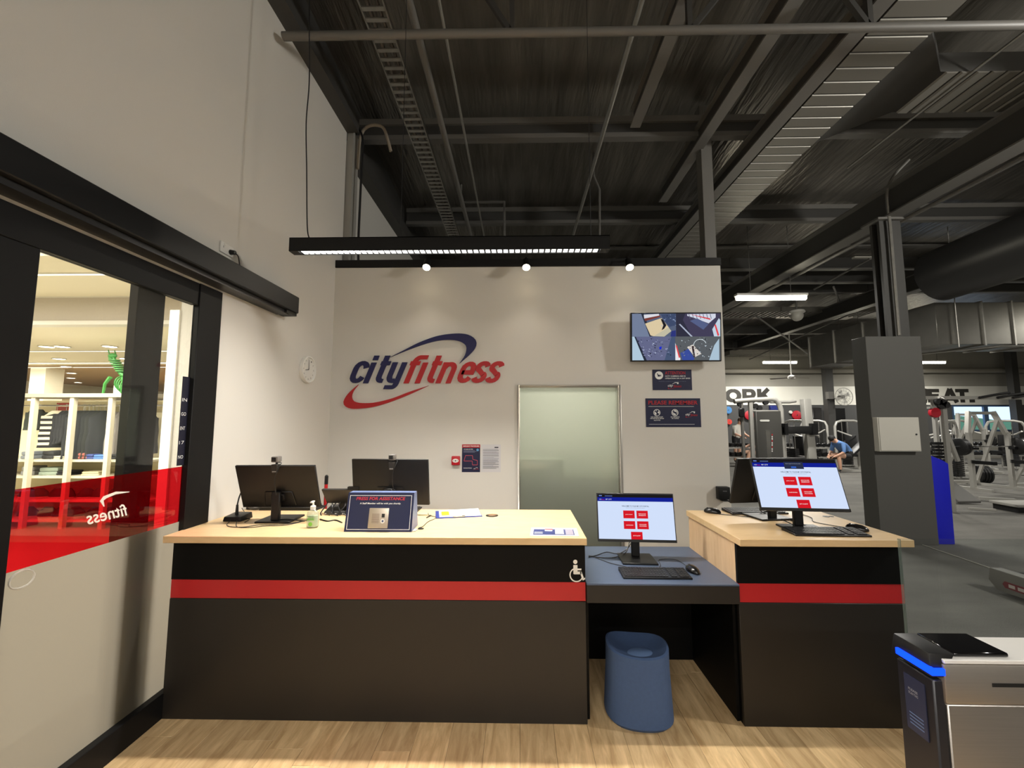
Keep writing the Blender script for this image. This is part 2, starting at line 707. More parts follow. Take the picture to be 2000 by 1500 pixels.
# windows in the far wall and the hill outside
for k in range(2):
    a0 = WX0 + (WX1 - WX0) * k / 2
    a1 = WX0 + (WX1 - WX0) * (k + 1) / 2
    wn = thing('window_%d' % (k + 1), ['gym window showing a green hill beyond the racks', 'gym window showing blue sky beside the green hill'][k], 'window', ((a0 + a1) / 2, YF, WZ0))
    wn['kind'] = 'structure'
    f_ = MB(mat('blue_grey_frame', (70, 92, 120), 0.5))
    for lo, hi in (((a0, WZ0), (a0 + 0.09, WZ1)), ((a1 - 0.09, WZ0), (a1, WZ1)), ((a0 + 0.09, WZ0), (a1 - 0.09, WZ0 + 0.08)), ((a0 + 0.09, WZ1 - 0.08), (a1 - 0.09, WZ1))):
        f_.box((lo[0], YF, lo[1]), (hi[0], YF + 0.08, hi[1]))
    f_.build('window_frame', wn)
    MB(glass_mat('window_glass_%d' % k, (0.9, 0.95, 1.0), 0.04)).box((a0 + 0.09, YF + 0.03, WZ0 + 0.08), (a1 - 0.09, YF + 0.036, WZ1 - 0.08)).build('pane', wn)
hl = MB(mat('green_hillside', (86, 120, 84), 0.9, var=0.4, vscale=0.3))
prof = [(20, 0), (20, 7), (27, 6.3), (31, 4.2), (36, 3.0), (42, 2.3), (60, 2.6), (60, 0)]
hl.prism(prof, plane((0, 34, -1), (1, 0, 0), (0, 0, 1)), 0, -8)
tag(hl.build('hill'), 'green hillside outside the far gym windows', 'hill')

# roof: foil sheet with wrinkles
ROOF = mat('foil_insulation', (128, 124, 117), 0.3, metal=0.7, var=0.65, vscale=1.1, bump=1.0, bscale=2.6, stretch=(6, 0.7, 1))
rf = MB(ROOF)
ys = [-4.2, 3, 18.3]
for a, b in zip(ys, ys[1:]):
    rf.hexa([(-2.4, a, roof_z(a)), (27.3, a, roof_z(a)), (27.3, b, roof_z(b)), (-2.4, b, roof_z(b)),
             (-2.4, a, roof_z(a) + .1), (27.3, a, roof_z(a) + .1), (27.3, b, roof_z(b) + .1), (-2.4, b, roof_z(b) + .1)])
struct(rf.build('ceiling'), 'dark foil lined roof over the whole gym', 'ceiling')

# steel beams across (along x)
beams = [(4.92, 235, 265, 'pair'), (7.25, 408, 432, 'pair'), (8.8, 474, 486, 'single'), (9.4, 521, 530, 'single'), (10.0, 548, 556, 'single'), (10.8, 570, 576, 'single'),
         (14.6, 646, 654, 'single'), (16.6, 676, 682, 'single')]
ords = ['nearest', 'second', 'third', 'fourth', 'fifth', 'sixth', 'seventh', 'eighth']
for i, (Y, p0, p1, kind) in enumerate(beams):
    z1, z0 = at(1200, p0, Y).z, at(1200, p1, Y).z
    x0, x1 = (-2.1, 26.9)
    t = thing('roof_beam', '%s cross beam of the dark roof counted from the lobby' % ords[i], 'beam', (12, Y, z0), group='roof cross beams')
    if kind == 'pair':
        MB(GREYST).box((x0, Y - 0.04, z1 - 0.05), (x1, Y + 0.04, z1 + 0.03)).build('top_flange', t)
        MB(GREYST).box((x0, Y - 0.05, z0 - 0.05), (x1, Y + 0.05, z0 + 0.01)).build('bottom_flange', t)
        MB(DARKST).box((x0, Y - 0.006, z0), (x1, Y + 0.006, z1)).build('web', t)
    else:
        MB(GREYST).box((x0, Y - 0.06, z0), (x1, Y + 0.06, z0 + 0.03)).build('bottom_flange', t)
        MB(DARKST).box((x0, Y - 0.01, z0 + 0.03), (x1, Y + 0.01, roof_z(Y))).build('web', t)
    for k in range(0 if kind == 'pair' else 12):
        xx = 0.6 + k * 2.2
        MB(DARKST).box((xx, Y - 0.02, z1), (xx + 0.06, Y + 0.02, roof_z(Y) + .01)).build('hanger', t)

# near truss: round bottom chord with web members
tr = thing('roof_truss', 'roof truss with round bottom chord and slanted webs nearest above the lobby', 'truss', (5, 3.0, 4.7))
TY = 3.02
zc = at(1000, 68, TY).z
MB(GREYST).cyl((-1.93, TY, zc + .02), (20, TY, zc - .02), 0.033, n=14).build('bottom_chord', tr)
MB(DARKST).box((-2.0, TY - .04, 5.82), (20, TY + .04, 5.9)).build('top_chord', tr)
for k in range(9):
    xx = 0.02 + k * 2.5 - 2.5 * 0
    xb = at(1000, 68, TY).x + k * 1.43
    MB(DARKST).bar((xb, TY, zc), (xb, TY, 5.85), 0.04, 0.04).build('web_post', tr)
    MB(DARKST).bar((xb, TY, zc), (xb + (0.85 if k % 2 else -0.65), TY, 5.85), 0.04, 0.04).build('web_brace', tr)

# rafters running into depth (along y)


def depth_member(name, label, cat, ratio, z, w_, h_, y0, y1, m, group=None):
    X = ratio * (z - CAMH)
    o = MB(m).box((X - w_ / 2, y0, z), (X + w_ / 2, y1, z + h_)).build(name)
    return tag(o, label, cat, group)


def rafter(ratio, z, w_, h_, y0, y1, label):
    X = ratio * (z - CAMH)
    t = thing('roof_rafter', label, 'beam', (X, (y0 + y1) / 2, z), group='roof rafters')
    MB(GREYST).box((X - w_ / 2, y0, z), (X + w_ / 2, y1, z + 0.02)).build('bottom_flange', t)
    MB(DARKST).box((X - 0.012, y0, z + 0.02), (X + 0.012, y1, z + h_ - .02)).build('web', t)
    MB(GREYST).box((X - w_ / 2, y0, z + h_ - .02), (X + w_ / 2, y1, z + h_)).build('top_flange', t)
    return t


rafter(0.40, 5.15, 0.12, 0.22, 1.0, 4.6, 'thin rafter just right of the hanging lamp wire pulley')
rafter(0.665, 5.10, 0.13, 0.24, 1.0, 6.2, 'rafter between the lobby pipe and the ribbed duct')
rafter(0.88, 5.0, 0.15, 0.20, 1.0, 11.0, 'bright edged rafter running beside the ribbed duct')
rafter(1.85, 4.52, 0.24, 0.42, 1.5, 17.9, 'deep steel rafter resting on the dark gym column')
rafter(3.1, 4.55, 0.22, 0.36, 5.5, 17.9, 'deep steel rafter over the squat racks')
# the steel post on top of the partition and the one by the tall wall
pz = MB(GREYST).box((2.33, 4.93, 0), (2.47, 5.07, 5.7)).build('steel_post', bevel=0.004)
tag(pz, 'square grey steel post rising behind the end of the partition wall', 'post')
pz = MB(mat('wall_post_paint', (150, 148, 142), 0.6)).box((-2.1, 4.42, 0), (-1.93, 4.58, 5.02)).build('steel_post', bevel=0.004)
tag(pz, 'pale square steel post beside the tall wall behind the partition', 'post')
hs = MB(mat('pale_hose', (150, 140, 126), 0.6)).tube(smooth_path([(-1.9, 4.5, 4.6), (-1.88, 4.5, 5.0), (-1.78, 4.5, 5.14), (-1.62, 4.5, 5.12), (-1.55, 4.5, 4.95), (-1.52, 4.52, 4.83)], 5), 0.018, 8).build('flexible_conduit')
tag(hs, 'pale flexible conduit looping out of the pale post', 'conduit')
hc = MB(CABLE).tube(smooth_path([at(690, 236, 4.45), at(708, 268, 4.45), at(706, 330, 4.45), at(703, 400, 4.45), at(700, 470, 4.45), at(700, 516, 4.45)], 5), 0.013, 6).build('hanging_cable')
tag(hc, 'black cable hanging beside the pale steel post', 'cable')

# pipes running into depth
for (ratio, z, r, y0, y1, lab) in ((-0.262, 5.0, 0.035, 1.8, 7.2, 'thick grey roof pipe between cable ladder and thin conduit'),
                                   (-0.19, 5.0, 0.014, 1.8, 7.6, 'thin bright roof conduit right of the thick grey pipe'),
                                   (0.295, 5.0, 0.026, 2.6, 7.4, 'slanted bright roof pipe above the end of the hanging lamp'),
                                   (1.31, 5.0, 0.014, 2.4, 5.2, 'thin roof rod crossing in front of the ribbed duct branch'),
                                   (1.93, 4.5, 0.03, 2.6, 16.0, 'long bright conduit right of the deep steel rafter')):
    X = ratio * (z - CAMH)
    tag(MB(GALV if r < .03 else GREYST).cyl((X, y0, z), (X, y1, z), r, n=10).build('roof_pipe'), lab, 'pipe', 'roof pipes')
sp = MB(GREYST).tube([(at(900, 395, 6.6).x, 6.6, roof_z(6.6) - .01), at(900, 395, 6.6), at(985, 395, 6.6), at(985, 470, 6.6)], 0.025, 8).build('sprinkler_pipe')
tag(sp, 'elbowed grey pipe dropping behind the partition wall', 'pipe')
sp = MB(GREYST).tube([(at(1160, 345, 5.9).x, 5.9, roof_z(5.9) - .01), at(1160, 345, 5.9), at(1171, 370, 5.9), at(1171, 465, 5.9)], 0.018, 8).build('sprinkler_pipe')
tag(sp, 'thin grey drop pipe beside the slanted bright roof pipe', 'pipe')

# cable ladder
cl = thing('cable_ladder', 'perforated galvanised cable ladder hung under the roof', 'cable tray', (-1.2, 4.5, 5.0))
for sgn in (-1, 1):
    MB(GALV).box((-1.19 + sgn * 0.1 - .006, 2.0, 5.0), (-1.19 + sgn * 0.1 + .006, 8.0, 5.05)).build('side_rail', cl)
rg = MB(GALV).box((-1.29, 0, 5.0), (-1.09, 0.035, 5.012)).build('rung', cl, smooth=False)
for k in range(62):
    o = rg if k == 0 else rg.copy()
    if k:
        col.objects.link(o)
    o.location = Vector(rg.location) if k == 0 else rg.location + Vector((0, k * 0.094, 0))
    if k == 0:
        o.location.y += 2.05
MB(mat('tray_cables', (90, 84, 78), 0.6)).tube([(-1.22, 2.0, 5.03), (-1.24, 4, 5.03), (-1.2, 6, 5.03), (-1.23, 8, 5.03)], 0.018, 6).tube([(-1.15, 2.0, 5.03), (-1.14, 5, 5.03), (-1.17, 8, 5.03)], 0.014, 6).build('cable_bundle', cl)

# ribbed duct with branch
RIB = mat('ribbed_duct_metal', (128, 125, 118), 0.45, metal=0.4)
rd = thing('ribbed_duct', 'flat ribbed metal duct with a side branch under the roof', 'duct', (3.3, 6, 5.0))
MB(DARKST).box((3.06, 2.6, 5.02), (3.60, 8.6, 5.22)).build('main_run', rd)
MB(DARKST).hexa([(3.6, 3.3, 5.02), (4.1, 3.72, 5.02), (4.1, 4.24, 5.02), (3.6, 4.75, 5.02), (3.6, 3.3, 5.22), (4.1, 3.72, 5.22), (4.1, 4.24, 5.22), (3.6, 4.75, 5.22)]).box((4.1, 3.72, 5.02), (11.0, 4.24, 5.22)).build('side_branch', rd)
r1 = MB(RIB).prism([(0, 0), (0.145, 0), (0.14, -0.009), (0.005, -0.009)], plane((3.055, 0, 5.02), (0, 1, 0), (0, 0, 1)), 0, 0.55).build('rib', rd, smooth=False)
b0 = r1.location.copy()
for k in range(36):
    o = r1 if k == 0 else r1.copy()
    if k:
        col.objects.link(o)
    o.location = b0 + Vector((0, 2.7 + k * 0.16, 0))
r2 = MB(RIB).prism([(0, 0), (0.125, 0), (0.11, -0.015), (0.015, -0.015)], plane((0, 4.24, 5.02), (1, 0, 0), (0, 0, 1)), 0, 0.52).build('rib', rd, smooth=False)
b0 = r2.location.copy()
for k in range(34):
    o = r2 if k == 0 else r2.copy()
    if k:
        col.objects.link(o)
    o.location = b0 + Vector((4.15 + k * 0.15, 0, 0))

# ================================================================== GLASS SLIDING DOOR (left)
LW = plane((XL, 0, 0), (0, 1, 0), (0, 0, 1))            # left wall frame: u = y, v = z, lift into the room
ob = thing('door_operator_box', 'long black sliding door operator box on the tall wall', 'door operator', (-1.95, 2.0, 2.55))
MB(BLACKP).box((XL + .001, -0.6, 2.545), (-1.865, 3.33, 2.685)).build('cover', ob, bevel=0.006)
MB(mat('dark_track', (34, 34, 35), 0.4)).box((XL + .001, -0.6, 2.515), (-1.90, 3.24, 2.543)).build('track', ob)
MB(BLACKP).box((XL + .005, 3.18, 2.52), (-1.88, 3.325, 2.544)).build('end_bracket', ob)
jf = thing('door_1', 'black framed glass sliding door with red band beside the counter', 'door', (XL, 2.0, 0))
jf['kind'] = 'structure'
FRM = mat('black_door_frame', (9, 9, 10), 0.55, spec=0.3)
MB(FRM).box((-2.03, 2.43, 0), (XL + .012, 2.62, 2.5)).build('jamb', jf, bevel=0.003)
MB(FRM).box((-2.04, 0.2, 2.36), (XL + .005, 2.43, 2.5)).build('top_rail', jf, bevel=0.003)
MB(FRM).box((-2.14, 0.2, 0), (XL + .02, 2.62, 0.135)).build('bottom_rail', jf, bevel=0.003)
MB(FRM).box((-2.045, 1.30, 0.135), (XL + .004, 1.60, 2.36)).build('stile', jf, bevel=0.003)
MB(FRM).box((-2.125, 2.118, 0.135), (-2.075, 2.288, 2.5)).build('rear_stile', jf, bevel=0.003)
GX = -2.02
G_CLEAR = glass_mat('clear_door_glass', (0.97, 0.98, 0.97), gloss=0.05)
G_RED = glass_mat('red_film_glass', (0.5, 0.010, 0.017), gloss=0.06, diffuse=0.12, dcol=(186, 10, 22))
G_FROST = glass_mat('frosted_film_glass', (0.5, 0.5, 0.48), gloss=0.03, rough=0.3, transl=0.96, tcol=(118, 113, 104), diffuse=0.08, dcol=(168, 162, 150))
for nm, z0, z1, g in (('glass_pane', 0.135, 2.36, G_CLEAR),):
    MB(g).box((GX - .004, 1.60, 1.372), (GX + .004, 2.43, z1)).build('clear_glass', jf)
MB(G_RED).rect(plane((GX, 0, 0), (0, 1, 0), (0, 0, 1)), 1.60, 1.048, 2.43, 1.372, 0).build('red_film', jf)
MB(G_FROST).rect(plane((GX, 0, 0), (0, 1, 0), (0, 0, 1)), 1.60, 0.135, 2.43, 1.048, 0).build('frosted_film', jf)
# outward facing lettering on the rear leaf, seen mirrored from inside
rev = plane((GX + .002, 2.10, 1.13), (0, -1, 0), (0, 0, 1))
lt = MB(flat((240, 236, 225)))
lt.text('fitness', rev, 0.0, 0.03, 0.20, 0.062, shear=0.35, bold=0.012)
lt.strip([(0.0, 0.15), (0.07, 0.162), (0.13, 0.150)], [(0.0, 0.147), (0.07, 0.149), (0.115, 0.138)], rev, 0, 0.002)
lt.strip([(0.13, 0.150), (0.145, 0.13), (0.125, 0.10)], [(0.115, 0.138), (0.128, 0.13), (0.121, 0.10)], rev, 0, 0.002)
lt.build('window_lettering', jf)
nt_ = MB(flat((20, 21, 40)))
nf = plane((GX + .005, 2.40, 1.36), (0, 1, 0), (0, 0, 1))
nt_.rect(nf, -0.025, 0.02, 0.03, 0.55, 0.001)
nt_.m(WHITE)
for k in range(5):
    nt_.text(['NO', '17', 'ENT', 'GO', 'IN'][k], nf, -0.018, 0.06 + k * 0.085, 0.035, 0.02, c=0.002)
nt_.build('door_notice', jf)
hd = MB(mat('pale_handle', (190, 186, 176), 0.4)).tube([(GX + .006, aX(40, 1131, GX).y + 0.042 * math.cos(t), aX(40, 1131, GX).z + 0.034 * math.sin(t)) for t in [2 * PI * i / 24 for i in range(25)]], 0.004, 6).build('round_sticker_ring', jf)

# ================================================================== COUNTERS
HT, ZT = 1.0, 0.038


def counter_front(t, x0, x1, yf):
    MB(BLACKLAM).box((x0, yf, 0.744), (x1, yf + 0.02, HT - ZT)).build('upper_panel', t, bevel=0.0015)
    MB(REDLAM).box((x0, yf + .004, 0.642), (x1, yf + 0.02, 0.7425)).build('red_band', t)
    MB(DARKLAM).box((x0, yf, 0.0), (x1, yf + 0.02, 0.6405)).build('lower_panel', t, bevel=0.0015)


c1 = thing('reception_counter', 'long reception counter with maple top, red band and wheelchair symbol', 'counter', (-0.8, 2.6, 0))
counter_front(c1, -1.985, 0.370, 2.36)
wt = MB(MAPLE).box((-1.998, 2.30, HT - ZT), (0.372, 3.01, HT)).build('worktop', c1, bevel=0.002)
MB(BLACKLAM).box((0.335, 2.3805, 0.0), (0.355, 2.98, HT - ZT)).build('end_panel', c1)
MB(BLACKLAM).box((-1.985, 2.96, 0.0), (0.335, 2.98, HT - ZT)).build('rear_panel', c1)
gp = aZ(961, 1007, HT)
MB(BPLAST).lathe([(0.042, 0), (0.042, 0.0025), (0.034, 0.003)], (gp.x, gp.y, HT), 24).m(mat('grommet_brown', (120, 92, 66), 0.6)).disc(plane((gp.x, gp.y, HT), (1, 0, 0), (0, 1, 0)), 0.003, 0.006, 0.03, 0.0032).build('cable_grommet', c1)
# wheelchair symbol
wf = plane(at(1126, 1116, 2.36) - Vector((0, 0.0, 0)), (1, 0, 0), (0, 0, 1))
ws = MB(flat((226, 222, 214)))
s_ = 1 / F * 2.36 * 0.18
# symbol drawn in the pixels of a 5.56x enlargement, centre (145, 985)
def wp(zx, zy):
    return ((zx - 140) * s_, (985 - zy) * s_)
cx, cy = wp(128, 888)
ws.disc(wf, cx, cy, 22 * s_, 0.0015)
cx, cy = wp(138, 1020)
ws.disc(wf, cx, cy, 72 * s_, 0.0015, 26, 60 * s_, rad(95), rad(335))
for pts in ([(107, 920), (150, 920), (150, 990), (107, 1010)], [(150, 955), (190, 955), (190, 973), (150, 973)], [(107, 1010), (150, 985), (190, 985), (190, 1012), (120, 1014)],
            [(172, 990), (192, 985), (215, 1050), (198, 1062)], [(198, 1062), (228, 1045), (230, 1062), (203, 1076)]):
    ws.poly([wf(*wp(*p), 0.0016) for p in pts])
part(ws.build('wheelchair_symbol', c1, weld=False), 'white wheelchair user symbol')

c2 = thing('accessible_desk', 'low slate blue desk with knee space between the two maple counters', 'desk', (0.8, 2.6, 0))
MB(BLUELAM).box((0.374, 2.34, 0.735), (1.214, 3.01, 0.745)).build('desk_top', c2, bevel=0.0015)
MB(DARKLAM).box((0.374, 2.342, 0.64), (1.214, 3.01, 0.7345)).build('front_fascia', c2, bevel=0.0015)
MB(BLACKLAM).box((0.374, 2.97, 0), (1.214, 3.0, 0.64)).build('rear_panel', c2)
MB(BLACKLAM).box((0.374, 2.40, 0), (0.39, 2.97, 0.64)).build('side_panel', c2)
MB(BLACKLAM).box((1.198, 2.40, 0), (1.214, 2.97, 0.64)).build('side_panel', c2)

c3 = thing('reception_counter', 'short maple topped counter at the end of the desk with red band', 'counter', (1.66, 2.6, 0))
counter_front(c3, 1.216, 2.125, 2.36)
MB(MAPLE).box((1.205, 2.295, HT - ZT), (2.14, 3.01, HT)).build('worktop', c3, bevel=0.002)
MB(BLACKLAM).box((1.217, 2.3805, 0), (1.236, 3.0, .64)).build('lower_side_panel', c3)
MB(MAPLE_V).box((1.216, 2.3805, .641), (1.236, 2.62, HT - ZT)).build('side_panel', c3, bevel=0.001)
MB(MAPLE_V).box((1.216, 2.6225, .641), (1.236, 3.0, HT - ZT)).build('side_panel', c3, bevel=0.001)
MB(BLACKLAM).box((2.105, 2.3805, 0.0), (2.125, 3.0, HT - ZT)).build('end_panel', c3)
MB(BLACKLAM).box((1.236, 2.98, 0), (2.105, 3.0, HT - ZT)).build('rear_panel', c3)

# stool: upholstered with a scooped, cut seat
st = thing('upholstered_stool', 'blue fabric tub stool standing in the knee space of the desk', 'stool', (0.672, 2.462, 0))
STM = mat('blue_wool_fabric', (62, 84, 122), 0.9, var=0.12, vscale=60, bump=0.35, bscale=500)
sb = MB(STM)
n = 40
rings = []


def rim_z(a):
    c2 = math.cos(a) ** 2
    return .352 + .026 * c2 if math.sin(a) > 0 else .364 + .014 * c2


for k in range(15):
    t = k / 14
    z = 0.30 * t
    r = 0.188 - 0.016 * t
    if k == 0:
        r -= 0.02
    ring = []
    for i in range(n):
        a = 2 * PI * i / n
        sq = 1 / (abs(math.cos(a)) ** 3.4 + abs(math.sin(a)) ** 3.4) ** (1 / 3.4)
        rr = r * (1 + (sq - 1) * 0.55)
        zz = z
        if k == 14:
            zz = rim_z(a)
        ring.append(sb.v((rr * math.cos(a), rr * math.sin(a) * 0.92, zz if k < 14 else zz)))
    rings.append(ring)
for j, (fr_, zz) in enumerate(((0.93, 1.0), (0.84, .86), (0.7, .5), (0.45, .15), (0.2, 0))):
    ring = []
    for i in range(n):
        a = 2 * PI * i / n
        sq = 1 / (abs(math.cos(a)) ** 3.4 + abs(math.sin(a)) ** 3.4) ** (1 / 3.4)
        rr = 0.172 * (1 + (sq - 1) * 0.55) * fr_
        back = max(0.0, math.sin(a))
        z_ = 0.335 + zz * (rim_z(a) + .006 - .335)
        ring.append(sb.v((rr * math.cos(a), rr * math.sin(a) * 0.92, z_)))
    rings.append(ring)
for A, B in zip(rings, rings[1:]):
    for i in range(n):
        sb.face([A[i], A[(i + 1) % n], B[(i + 1) % n], B[i]])
sb.face(rings[0][::-1])
sb.face(rings[-1])
so = sb.build('seat_body', st, world=False)
MB(mat('stool_pad', (92, 118, 160), 0.85, bump=0.3, bscale=500)).lathe([(0.08, 0.334), (0.078, 0.342), (0.06, 0.346), (0, 0.347)], (0.02, -0.05, 0), 28, 1, 0.75).build('seat_pad', st, world=False)
MB(BLACKP).lathe([(0.15, 0.0), (0.15, 0.004)], (0, 0, 0), 28).build('foot_ring', st, world=False)
st.rotation_euler.z = rad(-6)

# ================================================================== PENDANT LAMP
PY, PZ = 2.66, 2.79
PX0, PX1 = -1.56, 0.61
pd = thing('linear_pendant_lamp', 'long black linear pendant lamp hung over the counter', 'lamp', (-0.45, PY, PZ))
hb = MB(BLACKP)
hb.box((PX0, PY - .035, PZ), (PX1, PY - .03, PZ + .095)).box((PX0, PY + .03, PZ), (PX1, PY + .035, PZ + .095)).box((PX0, PY - .035, PZ + .09), (PX1, PY + .035, PZ + .095))
hb.box((PX0, PY - .03, PZ), (PX0 + .06, PY + .03, PZ + .09)).box((PX1 - .06, PY - .03, PZ), (PX1, PY + .03, PZ + .09))
hb.build('housing', pd)
ncell = 50
cw = (PX1 - PX0 - .14) / ncell
ce = MB(glow((255, 252, 244), 5.0)).prism([(-cw * .34, 0), (cw * .34, 0), (cw * .22, .012), (-cw * .22, .012)], plane((0, PY - .024, PZ + .004), (1, 0, 0), (0, 0, 1)), 0, -0.048).build('light_cell', pd)
b0 = ce.location.copy()
for k in range(ncell):
    o = ce if k == 0 else ce.copy()
    if k:
        col.objects.link(o)
    o.location = b0 + Vector((PX0 + .07 + cw * (k + .5), 0, 0))
MB(BPLAST).box((PX0 + .06, PY - .03, PZ + .02), (PX1 - .06, PY + .03, PZ + .03)).build('louvre_tray', pd)
MB(CABLE).tube(smooth_path([(PX0 + .12, PY, PZ + .095), at(600, 440, PY), at(599, 330, PY), at(598, 240, PY), at(604, 160, PY), at(604, 60, PY), at(604, -60, PY)], 5), 0.004, 6).build('suspension_wire', pd)
MB(CABLE).cyl((PX1 - .12, PY, PZ + .09), (PX1 - .12, PY, 5.9), 0.002, n=6).build('suspension_wire', pd)
MB(CABLE).cyl((PX0 + .75, PY, PZ + .09), (PX0 + .75, PY, 5.9), 0.002, n=6).build('suspension_wire', pd)
light('pendant_light', 'AREA', ((PX0 + PX1) / 2, PY, PZ - .004), E_PENDANT, (PX1 - PX0 - .14, 0.05), (1, .95, .87), parent=pd, spread=rad(112))

# two more pendants of the same kind hang behind the viewer
for k, (X, Y) in enumerate(((-0.4, -1.1), (1.2, -2.9))):
    p2 = thing('linear_pendant_lamp', ['matching black pendant lamp over the entrance just behind the viewer', 'matching black pendant lamp near the entrance wall behind the viewer'][k], 'lamp', (X, Y, 3.0))
    MB(BLACKP).box((X - 1.1, Y - .035, 3.0), (X + 1.1, Y + .035, 3.095)).build('housing', p2)
    MB(glow((255, 252, 244), 5.0)).box((X - 1.03, Y - .025, 2.994), (X + 1.03, Y + .025, 2.9995)).build('diffuser', p2)
    MB(CABLE).cyl((X - .9, Y, 3.09), (X - .9, Y, 5.95), 0.003, n=6).build('suspension_wire', p2)
    MB(CABLE).cyl((X + .9, Y, 3.09), (X + .9, Y, 5.95), 0.003, n=6).build('suspension_wire', p2)
    light('pendant_light', 'AREA', (X, Y, 2.99), E_BACK, (2.06, 0.05), (1, .96, .90), parent=p2)

# ================================================================== WALL SPOTS
for k, px in enumerate((833, 1028, 1230)):
    p = at(px, 522, YB - .16)
    s1 = thing('wall_spotlight', ['small glowing spotlight above the logo on the partition', 'middle glowing spotlight of the three along the partition top', 'small glowing spotlight nearest the wall television'][k], 'spotlight', p, group='spotlights on the partition wall top')
    d = Vector((0, -0.62, -1)).normalized()
    MB(BLACKP).cyl(p - d * .11, p + d * .0, 0.036, 0.04, 18).build('head', s1)
    MB(glow((255, 236, 196), 14)).cyl(p + d * .0005, p + d * .006, 0.0385, n=18).build('lens', s1)
    MB(BLACKP).tube([(p.x, YB - .012, WALLTOP + .05), (p.x, YB - .10, WALLTOP + .06), p - d * .09], 0.009, 8).build('arm', s1)
    light('spot_light', 'SPOT', p + d * .012, E_SPOT, 0.03, (1, .9, .76), rot=d.to_track_quat('-Z', 'Y').to_euler(), spot=(rad(120), .6), parent=s1)

# ================================================================== LOGO ON THE WALL
BW = plane((0, YB, 0), (1, 0, 0), (0, 0, 1))


def zl(zx, zy, s=5.5556, ox=640, oy=620):
    p = at(ox + zx / s, oy + zy / s, YB - .01)
    return (p.x, p.z)


lg = thing('wall_logo', 'large blue and red company logo lettering on the partition wall', 'sign', (-1.03, YB, 2.15))
L_NAVY = mat('logo_navy', (14, 15, 74), 0.5)
L_RED = mat('logo_red', (178, 18, 26), 0.5)
SH = 0.42


def stroke2(path, wd):
    """thick polyline -> two edge lists"""
    P = [Vector((p[0], p[1])) for p in path]
    L, Rr = [], []
    for i, p in enumerate(P):
        a = (P[i] - P[i - 1]).normalized() if i else None
        b = (P[i + 1] - P[i]).normalized() if i < len(P) - 1 else None
        t = (a + b).normalized() if a is not None and b is not None else (a if a is not None else b)
        nrm = Vector((-t.y, t.x))
        k = 1.0
        if a is not None and b is not None:
            k = 1 / max(0.5, nrm.dot(Vector((-a.y, a.x))))
        # stems are heavier than horizontal strokes
        wloc = wd * (0.78 + 0.22 * abs(t.y))
        L.append(p + nrm * wloc / 2 * k)
        Rr.append(p - nrm * wloc / 2 * k)
    return L, Rr


def rr_arc(cx, cy, rx, ry, a0, a1, n=7):
    return [(cx + rx * math.cos(rad(a0 + (a1 - a0) * i / n)), cy + ry * math.sin(rad(a0 + (a1 - a0) * i / n))) for i in range(n + 1)]


W_ = 55
H_ = 245
# letters: unsheared outline, x from the letter's left foot, y up from the baseline (enlargement pixels)
LET = {
    'c': [rr_arc(82, 160, 54, 60, 5, 180) + rr_arc(82, 85, 54, 60, 180, 345)],
    'i': [[(30, 0), (30, 225)], [(30, 250), (30, 300)]],
    't': [[(30, 300), (30, 80)] + rr_arc(75, 72, 45, 46, 180, 270)[1:] + [(88, 26)], [(-8, 218), (92, 218)]],
    'y': [[(30, 228), (30, 85)] + rr_arc(78, 85, 48, 60, 180, 300)[1:], [(132, 228), (132, -5)] + rr_arc(100, 0, 32, 42, 0, -90)[1:] + [(20, -42)]],
    'f': [[(30, 0), (30, 225)] + rr_arc(78, 225, 48, 57, 180, 90)[1:] + [(150, 282)], [(-14, 218), (92, 218)]],
    'j': [[(30, 0), (30, 225)]],
    'n': [[(30, 0), (30, 228)], [(30, 160)] + rr_arc(84, 150, 56, 58, 130, 0) + [(140, 0)]],
    'e': [[(30, 118), (138, 118), (138, 150)] + rr_arc(84, 155, 54, 57, 0, 180)[1:] + rr_arc(84, 85, 54, 58, 180, 340)],
    's': [rr_arc(80, 176, 50, 42, 10, 180) + rr_arc(62, 176, 32, 34, 180, 250)[1:] + [(104, 100)] + rr_arc(98, 72, 32, 34, 70, 0)[1:] + rr_arc(80, 68, 50, 42, 0, -170)[1:]],
}
seq = [('c', 213, L_NAVY), ('i', 380, L_NAVY), ('t', 497, L_NAVY), ('y', 610, L_NAVY), ('f', 820, L_RED), ('j', 940, L_RED), ('t', 1055, L_RED), ('n', 1165, L_RED), ('e', 1376, L_RED), ('s', 1533, L_RED), ('s', 1682, L_RED)]
for ch, x0, m_ in seq:
    b_ = MB(m_)
    for ki, pth in enumerate(LET[ch]):
        L, Rr = stroke2(pth, W_)
        f2 = lambda a: zl(x0 + a.x + SH * a.y, 715 - a.y)
        b_.strip([f2(a) for a in L], [f2(a) for a in Rr], BW, 0.0005, 0.018 + .0012 * ki)
    b_.build('letter', lg, weld=False)


def swoosh(outer, inner, m_, name):
    o_ = smooth_path([Vector((a, b, 0)) for a, b in outer], 6)
    i_ = smooth_path([Vector((a, b, 0)) for a, b in inner], 6)
    k = 40

    def resample(P):
        d = [0]
        for a, b in zip(P, P[1:]):
            d.append(d[-1] + (b - a).length)
        out = []
        for j in range(k + 1):
            t = d[-1] * j / k
            q = 0
            while q < len(d) - 2 and d[q + 1] < t:
                q += 1
            f = (t - d[q]) / max(1e-9, d[q + 1] - d[q])
            out.append(P[q].lerp(P[q + 1], f))
        return out
    A, B = resample(o_), resample(i_)
    MB(m_).strip([zl(a.x, a.y) for a in A], [zl(b.x, b.y) for b in B], BW, 0.0005, 0.018).build(name, lg, weld=False)


